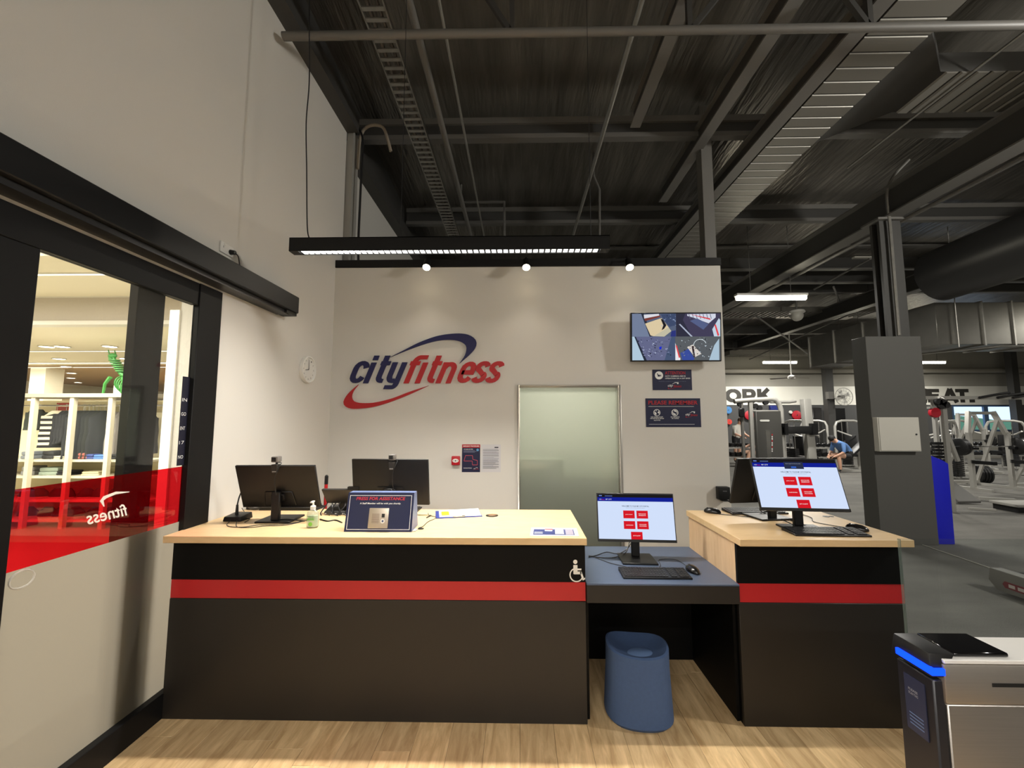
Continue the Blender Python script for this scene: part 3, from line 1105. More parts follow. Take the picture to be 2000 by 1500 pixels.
swoosh([(680, 432), (850, 345), (1000, 270), (1200, 200), (1400, 175), (1530, 190), (1607, 245), (1608, 320), (1545, 400), (1430, 500)],
       [(680, 432), (850, 362), (1050, 290), (1200, 252), (1330, 243), (1430, 258), (1495, 300), (1506, 350), (1485, 420), (1430, 500)], L_NAVY, 'upper_swoosh')
swoosh([(335, 728), (230, 820), (178, 900), (180, 950), (235, 985), (330, 990), (500, 970), (700, 910), (900, 830), (1095, 740)],
       [(335, 728), (285, 790), (262, 850), (275, 900), (320, 922), (400, 930), (520, 922), (700, 878), (900, 803), (1095, 740)], L_RED, 'lower_swoosh')


def small_logo(b, fr, u, v, wd, c=0.002):
    h = wd * 0.22
    b.m(WHITE)
    b.text('city', fr, u, v, wd * .4, h, c=c, shear=.35, bold=.015)
    b.strip([(u + wd * .3, v + h * 1.05), (u + wd * .55, v + h * 1.75), (u + wd * .8, v + h * 1.7), (u + wd * .78, v + h * 1.1)],
            [(u + wd * .3, v + h * 1.0), (u + wd * .55, v + h * 1.55), (u + wd * .68, v + h * 1.5), (u + wd * .7, v + h * 1.1)], fr, c - .0005, c)
    b.m(RED)
    b.text('fitness', fr, u + wd * .41, v, wd * .59, h * .85, c=c, shear=.35, bold=.015)
    b.strip([(u, v - h * .1), (u + wd * .02, v - h * .55), (u + wd * .5, v - h * .3)], [(u + wd * .06, v - h * .1), (u + wd * .1, v - h * .4), (u + wd * .5, v - h * .25)], fr, c - .0005, c)


# ================================================================== TV
TVY = YB - 0.14
q0, q1 = at(1233, 706, TVY), at(1406, 611, TVY)
tv = thing('wall_television', 'wall television showing four security camera views', 'television', ((q0.x + q1.x) / 2, YB, (q0.z + q1.z) / 2))
TV_T = rad(-4)
tvw, tvh = q1.x - q0.x, (q1.z - q0.z)
tf = plane(((q0.x + q1.x) / 2, TVY - .01, (q0.z + q1.z) / 2), (1, 0, 0), (0, math.sin(TV_T), math.cos(TV_T)))
hw, hh = tvw / 2, tvh / 2
MB(BPLAST).prism([(-hw, -hh), (hw, -hh), (hw, hh), (-hw, hh)], tf, -0.045, -0.0).build('housing', tv, bevel=0.004)
MB(BLACKP).box((tv.location.x - .15, TVY + .03, tv.location.z - .12), (tv.location.x + .15, YB, tv.location.z + .12)).build('wall_bracket', tv)
bz = 0.012
scr = MB(glow((70, 84, 110), 1))
sw, sh = hw - bz, hh - bz


def sp_(px_, py_, c=0.002):
    """screen point from the 5.77x enlargement"""
    u = (px_ - 197) / (1190 - 197) * 2 * sw - sw
    v = sh - (py_ - 122) / (675 - 122) * 2 * sh
    return tf(u, v, c)


_lay = [0.0008]


def sg(pts, rgb, s=1.0):
    _lay[0] += 0.000012
    scr.m(glow(rgb, s)).poly([sp_(a, b, _lay[0]) for a, b in pts])


sg([(197, 122), (693, 122), (693, 395), (197, 395)], (86, 96, 120))
sg([(197, 122), (300, 122), (400, 395), (197, 395)], (112, 124, 150))
sg([(300, 122), (330, 122), (425, 390), (395, 395)], (44, 48, 62))
sg([(345, 240), (530, 175), (610, 285), (440, 390), (405, 380)], (214, 196, 160))
sg([(330, 165), (500, 128), (520, 160), (345, 210)], (120, 60, 54))
sg([(330, 135), (500, 124), (505, 145), (335, 180)], (214, 214, 222))
sg([(440, 390), (610, 285), (640, 330), (560, 395)], (190, 184, 160))
sg([(520, 130), (690, 122), (690, 260), (620, 280), (560, 200)], (62, 74, 104))
sg([(640, 330), (690, 320), (690, 395), (630, 395)], (46, 54, 120))
for k in range(26):
    a, b = 520 + R.random() * 160, 130 + R.random() * 150
    sg([(a, b), (a + 22 * R.random() + 4, b + 5), (a + 14, b + 14 * R.random() + 4)], R.choice([(160, 176, 210), (36, 42, 60), (110, 126, 160)]))
sg([(520, 185), (545, 190), (585, 260), (560, 300), (530, 320), (550, 260)], (30, 30, 36))
# second view
sg([(693, 122), (1190, 122), (1190, 395), (693, 395)], (66, 62, 86))
sg([(693, 122), (800, 122), (770, 200), (870, 395), (693, 395)], (48, 48, 64))
sg([(820, 130), (1140, 126), (1140, 170), (1060, 240), (900, 175), (820, 150)], (206, 210, 226))
for k in range(7):
    sg([(835 + k * 40, 130), (842 + k * 40, 130), (855 + k * 40, 185), (848 + k * 40, 185)], (90, 92, 112))
sg([(850, 130), (1075, 180), (1085, 200), (960, 165)], (210, 60, 66))
sg([(850, 210), (930, 180), (1060, 250), (1000, 315)], (84, 94, 132))
sg([(1100, 310), (1175, 180), (1190, 200), (1190, 395), (1120, 395)], (190, 206, 222))
sg([(1125, 260), (1140, 250), (1178, 380), (1160, 392)], (220, 70, 76))
sg([(725, 250), (740, 245), (880, 395), (858, 395)], (170, 178, 198))
# third view
sg([(197, 395), (682, 395), (682, 675), (197, 675)], (98, 102, 134))
sg([(197, 395), (222, 395), (330, 675), (197, 675)], (172, 196, 214))
sg([(222, 395), (238, 395), (345, 640), (360, 675), (330, 675)], (40, 46, 60))
sg([(640, 395), (682, 395), (682, 675), (560, 675)], (70, 84, 112))
for k in range(80):
    a = 240 + R.random() * 380
    b = 405 + R.random() * 230
    if a - 240 < (b - 395) * .35:
        continue
    sg([(a, b), (a + 24 * R.random() + 4, b + 8 * R.random()), (a + 12, b + 16 * R.random() + 3)], R.choice([(190, 200, 224), (54, 58, 84), (140, 146, 180), (28, 30, 44)]))
sg([(500, 520), (530, 510), (525, 545), (505, 548)], (28, 44, 200))
# fourth view
sg([(682, 395), (1190, 395), (1190, 675), (682, 675)], (88, 92, 96))
sg([(682, 470), (740, 660), (735, 675), (682, 675)], (224, 226, 232))
sg([(685, 500), (700, 500), (735, 640), (722, 650)], (220, 70, 76))
sg([(740, 590), (830, 540), (900, 660), (880, 675), (760, 675)], (58, 76, 150))
sg([(815, 520), (880, 490), (975, 600), (900, 640)], (214, 206, 198))
sg([(865, 510), (890, 505), (905, 640), (885, 640)], (60, 48, 50))
sg([(1120, 500), (1175, 420), (1175, 675), (1060, 675)], (168, 190, 206))
for k in range(60):
    a = 720 + R.random() * 370
    b = 405 + R.random() * 230
    sg([(a, b), (a + 22 * R.random() + 4, b + 8 * R.random()), (a + 8, b + 16 * R.random() + 3)], R.choice([(190, 204, 214), (42, 46, 50), (120, 130, 140)]))
for t in range(10):
    a0, a1 = rad(20 + t * 16), rad(36 + t * 16)
    sg([(960 + 75 * math.cos(a0), 500 - 75 * math.sin(a0)), (960 + 75 * math.cos(a1), 500 - 75 * math.sin(a1)), (960 + 68 * math.cos(a1), 500 - 68 * math.sin(a1)), (960 + 68 * math.cos(a0), 500 - 68 * math.sin(a0))], (200, 210, 214))
part(scr.build('screen', tv, weld=False, smooth=False), 'lit screen split into four fisheye camera views')

# ================================================================== SIGNS UNDER THE TV


def wall_sign(p0, p1, name, label, cat='sign', m_=None, th=0.005):
    a, b = at(p0[0], p1[1], YB), at(p1[0], p0[1], YB)
    t = thing(name, label, cat, ((a.x + b.x) / 2, YB, (a.z + b.z) / 2))
    MB(m_ or NAVY).box((a.x, YB - th, a.z), (b.x, YB - .0002, b.z)).build('board', t)
    fr = plane((a.x, YB - th, a.z), (1, 0, 0), (0, 0, 1))
    return t, fr, b.x - a.x, b.z - a.z


t, fr, W, H = wall_sign((1275, 722), (1350, 762), 'camera_notice', 'small navy attention sign with a camera symbol under the television')
b = MB(WHITE)
b.disc(fr, W * .165, H * .72, H * .2)
b.m(NAVY).rect(fr, W * .13, H * .66, W * .19, H * .75, .0016).poly([fr(W * .19, H * .7, .0016), fr(W * .22, H * .66, .0016), fr(W * .22, H * .77, .0016)])
b.poly([fr(W * .11, H * .8, .0016), fr(W * .125, H * .83, .0016), fr(W * .15, H * .75, .0016), fr(W * .13, H * .73, .0016)])
b.m(RED).text('ATTENTION', fr, W * .32, H * .76, W * .52, H * .16, bold=.02)
b.m(WHITE).text('CCTV CAMERAS ARE IN', fr, W * .32, H * .65, W * .52, H * .065, bold=.02)
b.text('OPERATION ON A 24/7 BASIS', fr, W * .32, H * .54, W * .64, H * .065, bold=.02)
b.m(flat((120, 124, 150))).text('This facility is monitored for your safety and security', fr, W * .15, H * .40, W * .7, H * .045)
small_logo(b, fr, W * .38, H * .13, W * .35)
b.build('print', t, weld=False, smooth=False)

t, fr, W, H = wall_sign((1262, 778), (1367, 834), 'house_rules_notice', 'wider navy please remember sign below the attention sign')
b = MB(RED)
b.text('PLEASE REMEMBER', fr, W * .05, H * .78, W * .9, H * .14, bold=.02)
b.m(WHITE).rect(fr, W * .05, H * .71, W * .88, H * .72).rect(fr, W * .05, H * .09, W * .88, H * .10)
for k, uu in enumerate((.2, .53)):
    b.m(WHITE).disc(fr, W * uu, H * .5, H * .12)
    b.m(NAVY).disc(fr, W * uu, H * .5, H * .10, .0016, 20, H * .085)
    b.poly([fr(W * uu + a * H, H * .5 + c_ * H, .0017) for a, c_ in ((-.08, .05), (-.05, .08), (.08, -.05), (.05, -.08))])
    if k == 0:
        b.rect(fr, W * uu - .02 * H, H * .40, W * uu + .05 * H, H * .47, .0016).disc(fr, W * uu + .02 * H, H * .55, H * .035, .0016)
    else:
        b.rect(fr, W * uu - .06 * H, H * .48, W * uu + .06 * H, H * .53, .0016)
b.m(WHITE)
b.text('NO CHALK DUST', fr, W * .2, H * .33, W * .22, H * .035, align='c', bold=.02)
b.text('OR SPORTS BAGS', fr, W * .2, H * .28, W * .25, H * .035, align='c', bold=.02)
b.text('ALLOWED', fr, W * .2, H * .22, W * .12, H * .035, align='c', bold=.02)
b.text('NO SMOKING', fr, W * .53, H * .33, W * .16, H * .035, align='c', bold=.02)
b.text('OR VAPING', fr, W * .53, H * .28, W * .13, H * .035, align='c', bold=.02)
small_logo(b, fr, W * .72, H * .38, W * .22)
b.build('print', t, weld=False, smooth=False)

t, fr, W, H = wall_sign((902, 868), (938, 922), 'evacuation_poster', 'navy and red evacuation plan poster beside the red call point', 'poster', th=0.002)
b = MB(RED)
b.rect(fr, 0, H * .88, W, H)
b.m(WHITE).text('EMERGENCY PROCEDURES', fr, W * .06, H * .915, W * .88, H * .045, bold=.02)
b.text('IN CASE OF FIRE', fr, W * .1, H * .81, W * .5, H * .03, bold=.02)
b.m(flat((130, 134, 160)))
for k in range(3):
    b.rect(fr, W * .08, H * (.77 - k * .03), W * (.7 + .1 * (k == 1)), H * (.78 - k * .03))
b.m(flat((90, 150, 200))).disc(fr, W * .86, H * .8, W * .07)
path = [(.12, .42), (.2, .6), (.58, .6), (.6, .46), (.85, .42), (.85, .26), (.58, .26), (.57, .4), (.12, .4)]
b.m(flat((180, 70, 84)))
for (a0, b0_), (a1, b1_) in zip(path, path[1:] + path[:1]):
    d = Vector((a1 - a0, b1_ - b0_)).normalized() * .014
    b.poly([fr(W * (a0 - d.y), H * (b0_ + d.x * .7), .0016), fr(W * (a0 + d.y), H * (b0_ - d.x * .7), .0016), fr(W * (a1 + d.y), H * (b1_ - d.x * .7), .0016), fr(W * (a1 - d.y), H * (b1_ + d.x * .7), .0016)])
b.m(WHITE).text('EVACUATION', fr, W * .1, H * .13, W * .44, H * .03, bold=.02)
small_logo(b, fr, W * .64, H * .1, W * .28)
b.build('print', t, weld=False, smooth=False)

t, fr, W, H = wall_sign((940, 868), (978, 922), 'paper_notice', 'white printed paper notice beside the evacuation poster', 'notice', mat('white_paper', (206, 204, 206), .7), th=0.0015)
b = MB(flat((60, 62, 70)))
b.rect(fr, W * .68, H * .87, W * .88, H * .91)
for k in range(22):
    b.m(flat(R.choice([(70, 72, 86), (120, 126, 150), (150, 154, 170)])))
    v0 = H * (.82 - k * .033)
    b.rect(fr, W * .08, v0, W * (.9 - .3 * R.random() * (k % 3 == 0)), v0 + H * .012)
b.build('print', t, weld=False, smooth=False)

# red call point
p = at(891, 899, YB)
t = thing('fire_call_point', 'small red fire call point on the partition wall', 'alarm', p)
MB(mat('red_alarm_plastic', (182, 22, 36), .4)).box((p.x - .043, YB - .045, p.z - .045), (p.x + .043, YB - .0002, p.z + .045)).build('housing', t, bevel=.008, seg=2)
fr = plane((p.x, YB - .045, p.z), (1, 0, 0), (0, 0, 1))
MB(WPLAST).prism([(0.032 * math.cos(2 * PI * i / 20), .02 * math.sin(2 * PI * i / 20)) for i in range(20)], fr, 0, .002).build('press_plate', t)
MB(flat((60, 60, 64))).disc(fr, 0, 0, .007, .0025).rect(fr, -.025, -.002, -.012, .002, .0025).rect(fr, .012, -.002, .025, .002, .0025).build('marking', t)

# clock on the left wall
p = aX(598, 722, XL)
t = thing('wall_clock', 'round white wall clock on the tall wall near the corner', 'clock', p)
fr = plane(p, (0, 1, 0), (0, 0, 1))
ax = lambda x, y, z: Vector((z, x, y))
cr_ = 0.128
MB(WPLAST).lathe([(cr_ * .98, 0.0005), (cr_, .012), (cr_ * .97, .034), (cr_ * .9, .036), (cr_ * .86, .022), (0, .022)], p, 36, ax=ax).build('case', t)
MB(mat('clock_face', (222, 220, 214), .6)).disc(fr, 0, 0, cr_ * .86, .0225, 36).build('face', t)
b = MB(flat((30, 30, 32)))
for k in range(12):
    a = PI / 2 - k * PI / 6
    b.text(str(k or 12), fr, cr_ * .70 * math.cos(a), cr_ * .70 * math.sin(a) - .006, .014 if k not in (0, 10, 11) else .018, .014, c=.0232, align='c')
b.build('numerals', t, weld=False)
for nm, a, l_ in (('minute_hand', rad(92), .085), ('hour_hand', rad(188), .06)):
    d = Vector((math.cos(a), math.sin(a)))
    q = Vector((-d.y, d.x)) * .0028
    MB(flat((25, 25, 27))).prism([(-q.x, -q.y), (d.x * l_ - q.x * .6, d.y * l_ - q.y * .6), (d.x * l_ + q.x * .6, d.y * l_ + q.y * .6), (q.x, q.y)], fr, .025, .0265).build(nm, t)

# power outlet high on the left wall
p = aX(441, 487, XL)
t = thing('power_outlet', 'white double power outlet above the door operator box', 'outlet', p)
MB(WPLAST).box((XL, p.y - .06, p.z - .037), (XL + .011, p.y + .06, p.z + .037)).build('plate', t, bevel=.003)
for dy in (-.025, ):
    MB(flat((60, 60, 60))).box((XL + .011, p.y + dy - .012, p.z - .002), (XL + .0115, p.y + dy - .008, p.z + .012)).build('socket_slot', t)
    MB(WPLAST).box((XL + .011, p.y + dy - .008, p.z + .016), (XL + .0145, p.y + dy + .006, p.z + .03)).build('switch', t)
t = thing('plug_and_lead', 'black plug with short lead in the high power outlet', 'plug', (XL + .02, p.y + .03, p.z))
MB(BPLAST).cyl((XL + .0116, p.y + .03, p.z - .008), (XL + .045, p.y + .03, p.z - .012), .018, .014, 14).build('plug', t)
MB(CABLE).tube(smooth_path([(XL + .04, p.y + .03, p.z - .012), (XL + .055, p.y + .045, p.z - .03), (XL + .05, p.y + .07, p.z - .07), (XL + .05, p.y + .085, 2.683)], 5), .004, 6).build('lead', t)

# black box on the partition's right edge (door release)
p = at(1415, 964, YB - .06)
t = thing('door_release_box', 'small black box on the end of the partition wall', 'switch box', p)
MB(BPLAST).box((p.x - .06, YB - .07, p.z - .06), (p.x + .055, YB - .0002, p.z + .065)).build('housing', t, bevel=.008, seg=2)
MB(BPLAST).box((p.x - .03, YB - .085, p.z - .075), (p.x + .03, YB - .02, p.z - .062)).build('lower_lip', t, bevel=.004)
MB(flat((90, 90, 92))).box((p.x - .02, YB - .072, p.z + .02), (p.x + .02, YB - .0702, p.z + .03)).build('marking', t)

# ================================================================== DESK EQUIPMENT


def kiosk_print(fr, W, H, popup=False):
    """web page shown on the kiosk monitors (frame origin = lower left of the screen)"""
    b = MB(glow((206, 220, 246), 1.0))
    b.rect(fr, 0, 0, W, H, .0006)
    b.m(glow((40, 38, 40), .5)).rect(fr, 0, H * .93, W, H, .0008)
    b.m(glow((20, 34, 150), .9)).rect(fr, 0, H * .84, W, H * .93, .0008)
    b.m(glow((235, 235, 240), .9))
    b.text('city', fr, W * .02, H * .865, W * .035, H * .03, c=.001, shear=.35)
    b.text('MY CITY', fr, W * .11, H * .87, W * .08, H * .025, c=.001, bold=.01)
    b.m(glow((210, 40, 60), .9)).text('fitness', fr, W * .055, H * .865, W * .04, H * .025, c=.001, shear=.35)
    b.m(glow((120, 150, 230), .8)).rect(fr, W * .02, H * .955, W * .06, H * .975, .001).rect(fr, W * .1, H * .955, W * .2, H * .965, .001)
    b.m(glow((40, 46, 60), .6)).text('WELCOME TO YOUR MY CITY PORTAL', fr, W * .5, H * .72, W * .36, H * .028, c=.001, align='c', bold=.01)
    b.m(glow((120, 128, 146), .7)).text('choose one of the options below', fr, W * .5, H * .685, W * .25, H * .018, c=.001, align='c')
    for r_, c_, txt in ((0, 0, ['JOIN NOW']), (0, 1, ['MANAGE', 'MEMBERSHIP']), (1, 0, ['CLASS BOOKING']), (1, 1, ['CASUAL/GUEST', 'ACCESS']), (2, .5, ['STAFF'])):
        u0 = W * (.335 + c_ * .175)
        v1 = H * (.635 - r_ * .235)
        v0 = v1 - H * (.175 if r_ < 2 else .165)
        v0 = max(v0, 0)
        b.m(glow((214, 26, 38), .95)).rect(fr, u0, v0, u0 + W * .15, v1, .001)
        b.m(glow((244, 226, 226), .95))
        for k, s in enumerate(txt):
            b.text(s, fr, u0 + W * .075, (v0 + v1) / 2 - H * .012 - (k - (len(txt) - 1) / 2) * H * .035, W * .095, H * .02, c=.0014, align='c', bold=.015)
    if popup:
        b.m(glow((48, 56, 84), .7)).rect(fr, W * .38, H * .80, W * .61, H * .95, .0018)
        b.m(glow((200, 206, 220), .7)).text('Restore pages from the last session', fr, W * .4, H * .9, W * .18, H * .02, c=.0022)
        b.m(glow((60, 110, 220), .8)).rect(fr, W * .46, H * .82, W * .52, H * .85, .0022)
    return b


def monitor(label, loc, rz, tilt, W, H, clear, kiosk=None, group=None, basew=.22, based=.17):
    """local frame: screen looks to -y, foot on z = 0, clear = gap under the panel"""
    t = thing('computer_monitor', label, 'monitor', loc, rz, group)
    MB(BPLAST).box((-basew / 2, -based * .5, 0), (basew / 2, based * .5 + .03, .012)).build('base', t, world=False, bevel=.003)
    ys_ = H * .30 * math.sin(tilt) + .042
    MB(BPLAST).box((-.026, ys_ - .014, .011), (.026, ys_ + .014, clear + H * .36)).build('stand', t, world=False, bevel=.004)
    c, s = math.cos(tilt), math.sin(tilt)
    fr = plane((0, -.01, clear), (1, 0, 0), (0, s, c))
    pn = MB(BPLAST)
    pn.prism([(-W / 2, 0), (W / 2, 0), (W / 2, H), (-W / 2, H)], fr, -.016, 0)
    po = pn.build('panel', t, world=False, bevel=.002)
    MB(BPLAST).prism([(-W * .2, H * .06), (W * .2, H * .06), (W * .17, H * .4), (-W * .17, H * .4)], fr, -.024, -.0165).build('rear_housing', t, world=False, bevel=.005)
    MB(BPLAST).prism([(-.04, H * .2), (.04, H * .2), (.04, H * .36), (-.04, H * .36)], fr, -.042, -.024).build('mount_plate', t, world=False, bevel=.002)
    MB(BPLAST).prism([(-W / 2, 0), (W / 2, 0), (W / 2, H * .055), (-W / 2, H * .055)], fr, 0, .003).build('chin', t, world=False)
    if kiosk is not None:
        f2 = plane(fr(-W / 2 + .006, H * .055, .0006), (1, 0, 0), (0, s, c))
        part(kiosk_print(f2, W - .012, H * .94 - .006, kiosk).build('screen', t, world=False, weld=False, smooth=False), 'lit screen with five red buttons')
    else:
        MB(mat('dark_screen', (14, 14, 16), .15)).rect(fr, -W / 2 + .006, H * .06, W / 2 - .006, H - .006, .001).build('screen', t, world=False)
    return t


def keyboard(label, loc, rz, W=.43, D=.135, group='computer keyboards'):
    t = thing('keyboard', label, 'keyboard', loc, rz, group)
    b = MB(BPLAST)
    b.hexa([(-W / 2, -D / 2, 0), (W / 2, -D / 2, 0), (W / 2, D / 2, 0), (-W / 2, D / 2, 0), (-W / 2, -D / 2, .010), (W / 2, -D / 2, .010), (W / 2, D / 2, .022), (-W / 2, D / 2, .022)])
    b.build('case', t, world=False, bevel=.002)
    k = MB(mat('key_plastic', (40, 40, 42), .45))
    kw = W / 23.5
    for r_ in range(6):
        y = -D / 2 + .012 + r_ * (D - .02) / 6
        z = .010 + (y + D / 2) / D * .012
        for c_ in range(22):
            if c_ in (15, 18):
                continue
            if r_ == 0 and 4 <= c_ <= 9:
                if c_ > 4:
                    continue
                wd = kw * 6
            else:
                wd = kw
            x = -W / 2 + .01 + c_ * kw
            k.box((x + .0012, y, z - .001), (x + wd - .0012, y + (D - .02) / 6 - .003, z + .0045))
    o = k.build('keys', t, world=False, weld=False, smooth=False)
    o['kind'] = 'stuff'
    MB(flat((205, 205, 205))).rect(lambda u, v, c=0: Vector((u, v, .0158 + c)), -W * .35, -D * .42, -W * .345, -D * .40).rect(lambda u, v, c=0: Vector((u, v, .0158 + c)), W * .1, -D * .42, W * .106, -D * .40).build('legend_marks', t, world=False)
    return t


def mouse(label, loc, rz, group='computer mice'):
    t = thing('computer_mouse', label, 'mouse', loc, rz, group)
    b = MB(mat('gloss_black_plastic', (18, 18, 19), .22))
    n = 18
    rings = []
    for j, (z, s) in enumerate(((0, .92), (.006, 1.0), (.016, .97), (.026, .82), (.033, .55), (.036, .2))):
        rings.append([b.v((.032 * s * math.cos(2 * PI * i / n), .055 * s * math.sin(2 * PI * i / n) + (.006 * j * .2), z)) for i in range(n)])
    for A, B in zip(rings, rings[1:]):
        for i in range(n):
            b.face([A[i], A[(i + 1) % n], B[(i + 1) % n], B[i]])
    b.face(rings[0][::-1])
    b.face(rings[-1])
    b.build('body', t, world=False)
    MB(RUBBER).cyl((-.004, .032, .029), (.004, .032, .029), .007, n=12).build('scroll_wheel', t, world=False)
    MB(flat((70, 70, 72))).box((-.0006, .012, .0335), (.0006, .05, .0338)).build('button_split', t, world=False)
    return t


def lead(label, pts, r=.003, m_=None, name='cable', n=5, group=None):
    o = MB(m_ or CABLE).tube(smooth_path(pts, n), r, 6).build(name)
    return tag(o, label, 'cable', group)


def on(px, py, z=HT, dz=0.0):
    p = aZ(px, py, z)
    p.z += dz
    return p


# ---- low desk kiosk
DZ_ = 0.745
p = on(1250, 1097, DZ_)
mC = monitor('lit kiosk monitor with red buttons standing on the low blue desk', (p.x - .01, p.y + .02, DZ_), rad(-3), rad(9), .50, .305, .118, kiosk=False)
p = on(1278, 1123, DZ_)
keyboard('black keyboard on the low blue desk below the kiosk monitor', p, rad(-1), .39)
p = on(1353, 1117, DZ_)
mouse('black mouse on the low blue desk beside the keyboard', p, rad(12))
lead('black cable looping from the kiosk monitor to the long counter', [on(1241, 1072, DZ_, .17) + Vector((0, .03, 0)), on(1232, 1080, DZ_, .06), on(1210, 1084, DZ_, .01), on(1185, 1082, DZ_, .012), on(1165, 1086, DZ_, .004), on(1150, 1089, DZ_, .004)], .0035)
lead('second black cable from the kiosk monitor lying on the blue desk', [on(1237, 1074, DZ_, .16) + Vector((0, .03, 0)), on(1225, 1084, DZ_, .03), on(1200, 1090, DZ_, .004), on(1170, 1090, DZ_, .004), on(1150, 1087, DZ_, .004)], .0035)
lead('thin grey cable across the blue desk behind the keyboard', [on(1160, 1089, DZ_, .003), on(1190, 1100, DZ_, .003), on(1215, 1106, DZ_, .003), on(1240, 1112, DZ_, .003), on(1280, 1112, DZ_, .003), on(1290, 1105, DZ_, .003), on(1288, 1094, DZ_, .003), on(1320, 1094, DZ_, .003), on(1342, 1107, DZ_, .003), on(1350, 1112, DZ_, .004)], .0022, mat('grey_cable', (58, 60, 64), .5))

# ---- short counter: front kiosk and back-to-back monitor
p = on(1562, 1035)
mD = monitor('lit kiosk monitor with red buttons on the short maple counter', (p.x + .022, p.y - .02, HT), rad(-5), rad(20), .495, .315, .115, kiosk=True)
p2_ = (p.x - .01, p.y + .33, HT)
mE = monitor('dark monitor back to back behind the lit kiosk on the short counter', p2_, rad(180 + 9), rad(17), .50, .315, .10)
p = on(1612, 1042)
keyboard('black keyboard in front of the kiosk on the short maple counter', p, rad(-2), .41)
p = on(1675, 1036)
mouse('black mouse near the outer edge of the short maple counter', p, rad(40))
p = on(1472, 1000)
keyboard('black keyboard at the rear of the short maple counter', p + Vector((0, -.01, 0)), rad(3), .40)
p = on(1392, 1002)
mouse('black mouse at the inner rear corner of the short counter', p, rad(60))
lead('black mouse lead running across the short counter top', [on(1403, 1005, HT, .004), on(1440, 1008, HT, .003), on(1470, 1010, HT, .003), on(1500, 1006, HT, .003), on(1530, 1003, HT, .003)], .0022)
lead('tangled black cable under the kiosk stand on the short counter', [on(1545, 1003, HT, .05), on(1500, 1003, HT, .02), on(1478, 1010, HT, .004), on(1500, 1008, HT, .004), on(1540, 1016, HT, .004), on(1560, 1024, HT, .004)], .0035)
lead('black power cable arching behind the kiosk stand', [on(1492, 1000, HT, .09), on(1485, 1005, HT, .03), on(1510, 1010, HT, .004), on(1535, 1020, HT, .006), on(1552, 1031, HT, .013)], .0035)
lead('long thin lead from kiosk stand to the outer mouse', [on(1565, 1005, HT, .004), on(1585, 1012, HT, .003), on(1590, 1020, HT, .003), on(1625, 1027, HT, .003), on(1650, 1031, HT, .003), on(1668, 1034, HT, .004)], .0022)
lead('short keyboard lead beside the kiosk stand', [on(1570, 1030, HT, .015), on(1585, 1029, HT, .004), on(1600, 1032, HT, .003), on(1608, 1036, HT, .012)], .0022)
p = on(1617, 1009)
g_ = MB(BPLAST).lathe([(.02, 0), (.02, .002), (.014, .0024)], p - Vector((.012, 0, 0)), 16).lathe([(.014, 0), (.014, .002), (.01, .0024)], p + Vector((.025, .002, 0)), 16).build('cable_grommet', c3)

# ---- long counter: two staff monitors seen from behind
p = on(536, 1016)
mA = monitor('dark staff monitor seen from behind next to the gooseneck microphone', (p.x + .03, p.y + .03, HT), rad(180 + 2), rad(21), .505, .30, .083, group=None)
p = on(762, 1012)
mB = monitor('dark staff monitor seen from behind the press for assistance box', (p.x - .025, p.y + .10, HT), rad(180 - 3), rad(9), .535, .315, .072)


def webcam(label, px, py, Y, cz):
    p = at(px, py, Y)
    t = thing('webcam', label, 'webcam', p, group='webcams on staff monitors')
    MB(mat('webcam_grey', (112, 108, 104), .4)).box((p.x - .022, p.y - .03, p.z - .018), (p.x + .022, p.y + .02, p.z + .02)).build('body', t, bevel=.008, seg=2)
    fr = plane((p.x - .002, p.y - .0302, p.z + .001), (1, 0, 0), (0, 0, 1))
    MB(flat((10, 10, 11))).prism([(-.013, -.012), (.013, -.012), (.013, .012), (-.013, .012)], fr, 0, .002).build('lens_cover', t)
    MB(BPLAST).cyl((p.x, p.y, p.z - .03), (p.x, p.y, p.z - .018), .007, n=10).build('hinge', t)
    MB(DPLAST).hexa([(p.x - .016, p.y - .022, p.z - .085), (p.x + .016, p.y - .022, p.z - .085), (p.x + .016, p.y - .012, p.z - .085), (p.x - .016, p.y - .012, p.z - .085),
                     (p.x - .02, p.y - .03, p.z - .03), (p.x + .02, p.y - .03, p.z - .03), (p.x + .02, p.y + .012, p.z - .03), (p.x - .02, p.y + .012, p.z - .03)]).build('clip', t, bevel=.003)
    MB(flat((150, 148, 146))).box((p.x - .012, p.y - .0265, p.z - .078), (p.x + .012, p.y - .022, p.z - .072)).build('clip_label', t)
    MB(CABLE).tube(smooth_path([p + Vector((.01, 0, -.02)), p + Vector((.035, -.01, -.022)), p + Vector((.03, -.028, -.05)), p + Vector((.015, -.035, -.1)), p + Vector((.012, -.028, -.17)), p + Vector((.02, -.022, -.22))], 4), .0025, 6).build('lead', t)


webcam('grey webcam clipped on the monitor by the microphone', 541, 897, mA.location.y - .115, 0)
webcam('grey webcam clipped on the monitor behind the assistance box', 767, 893, mB.location.y - .06, 0)

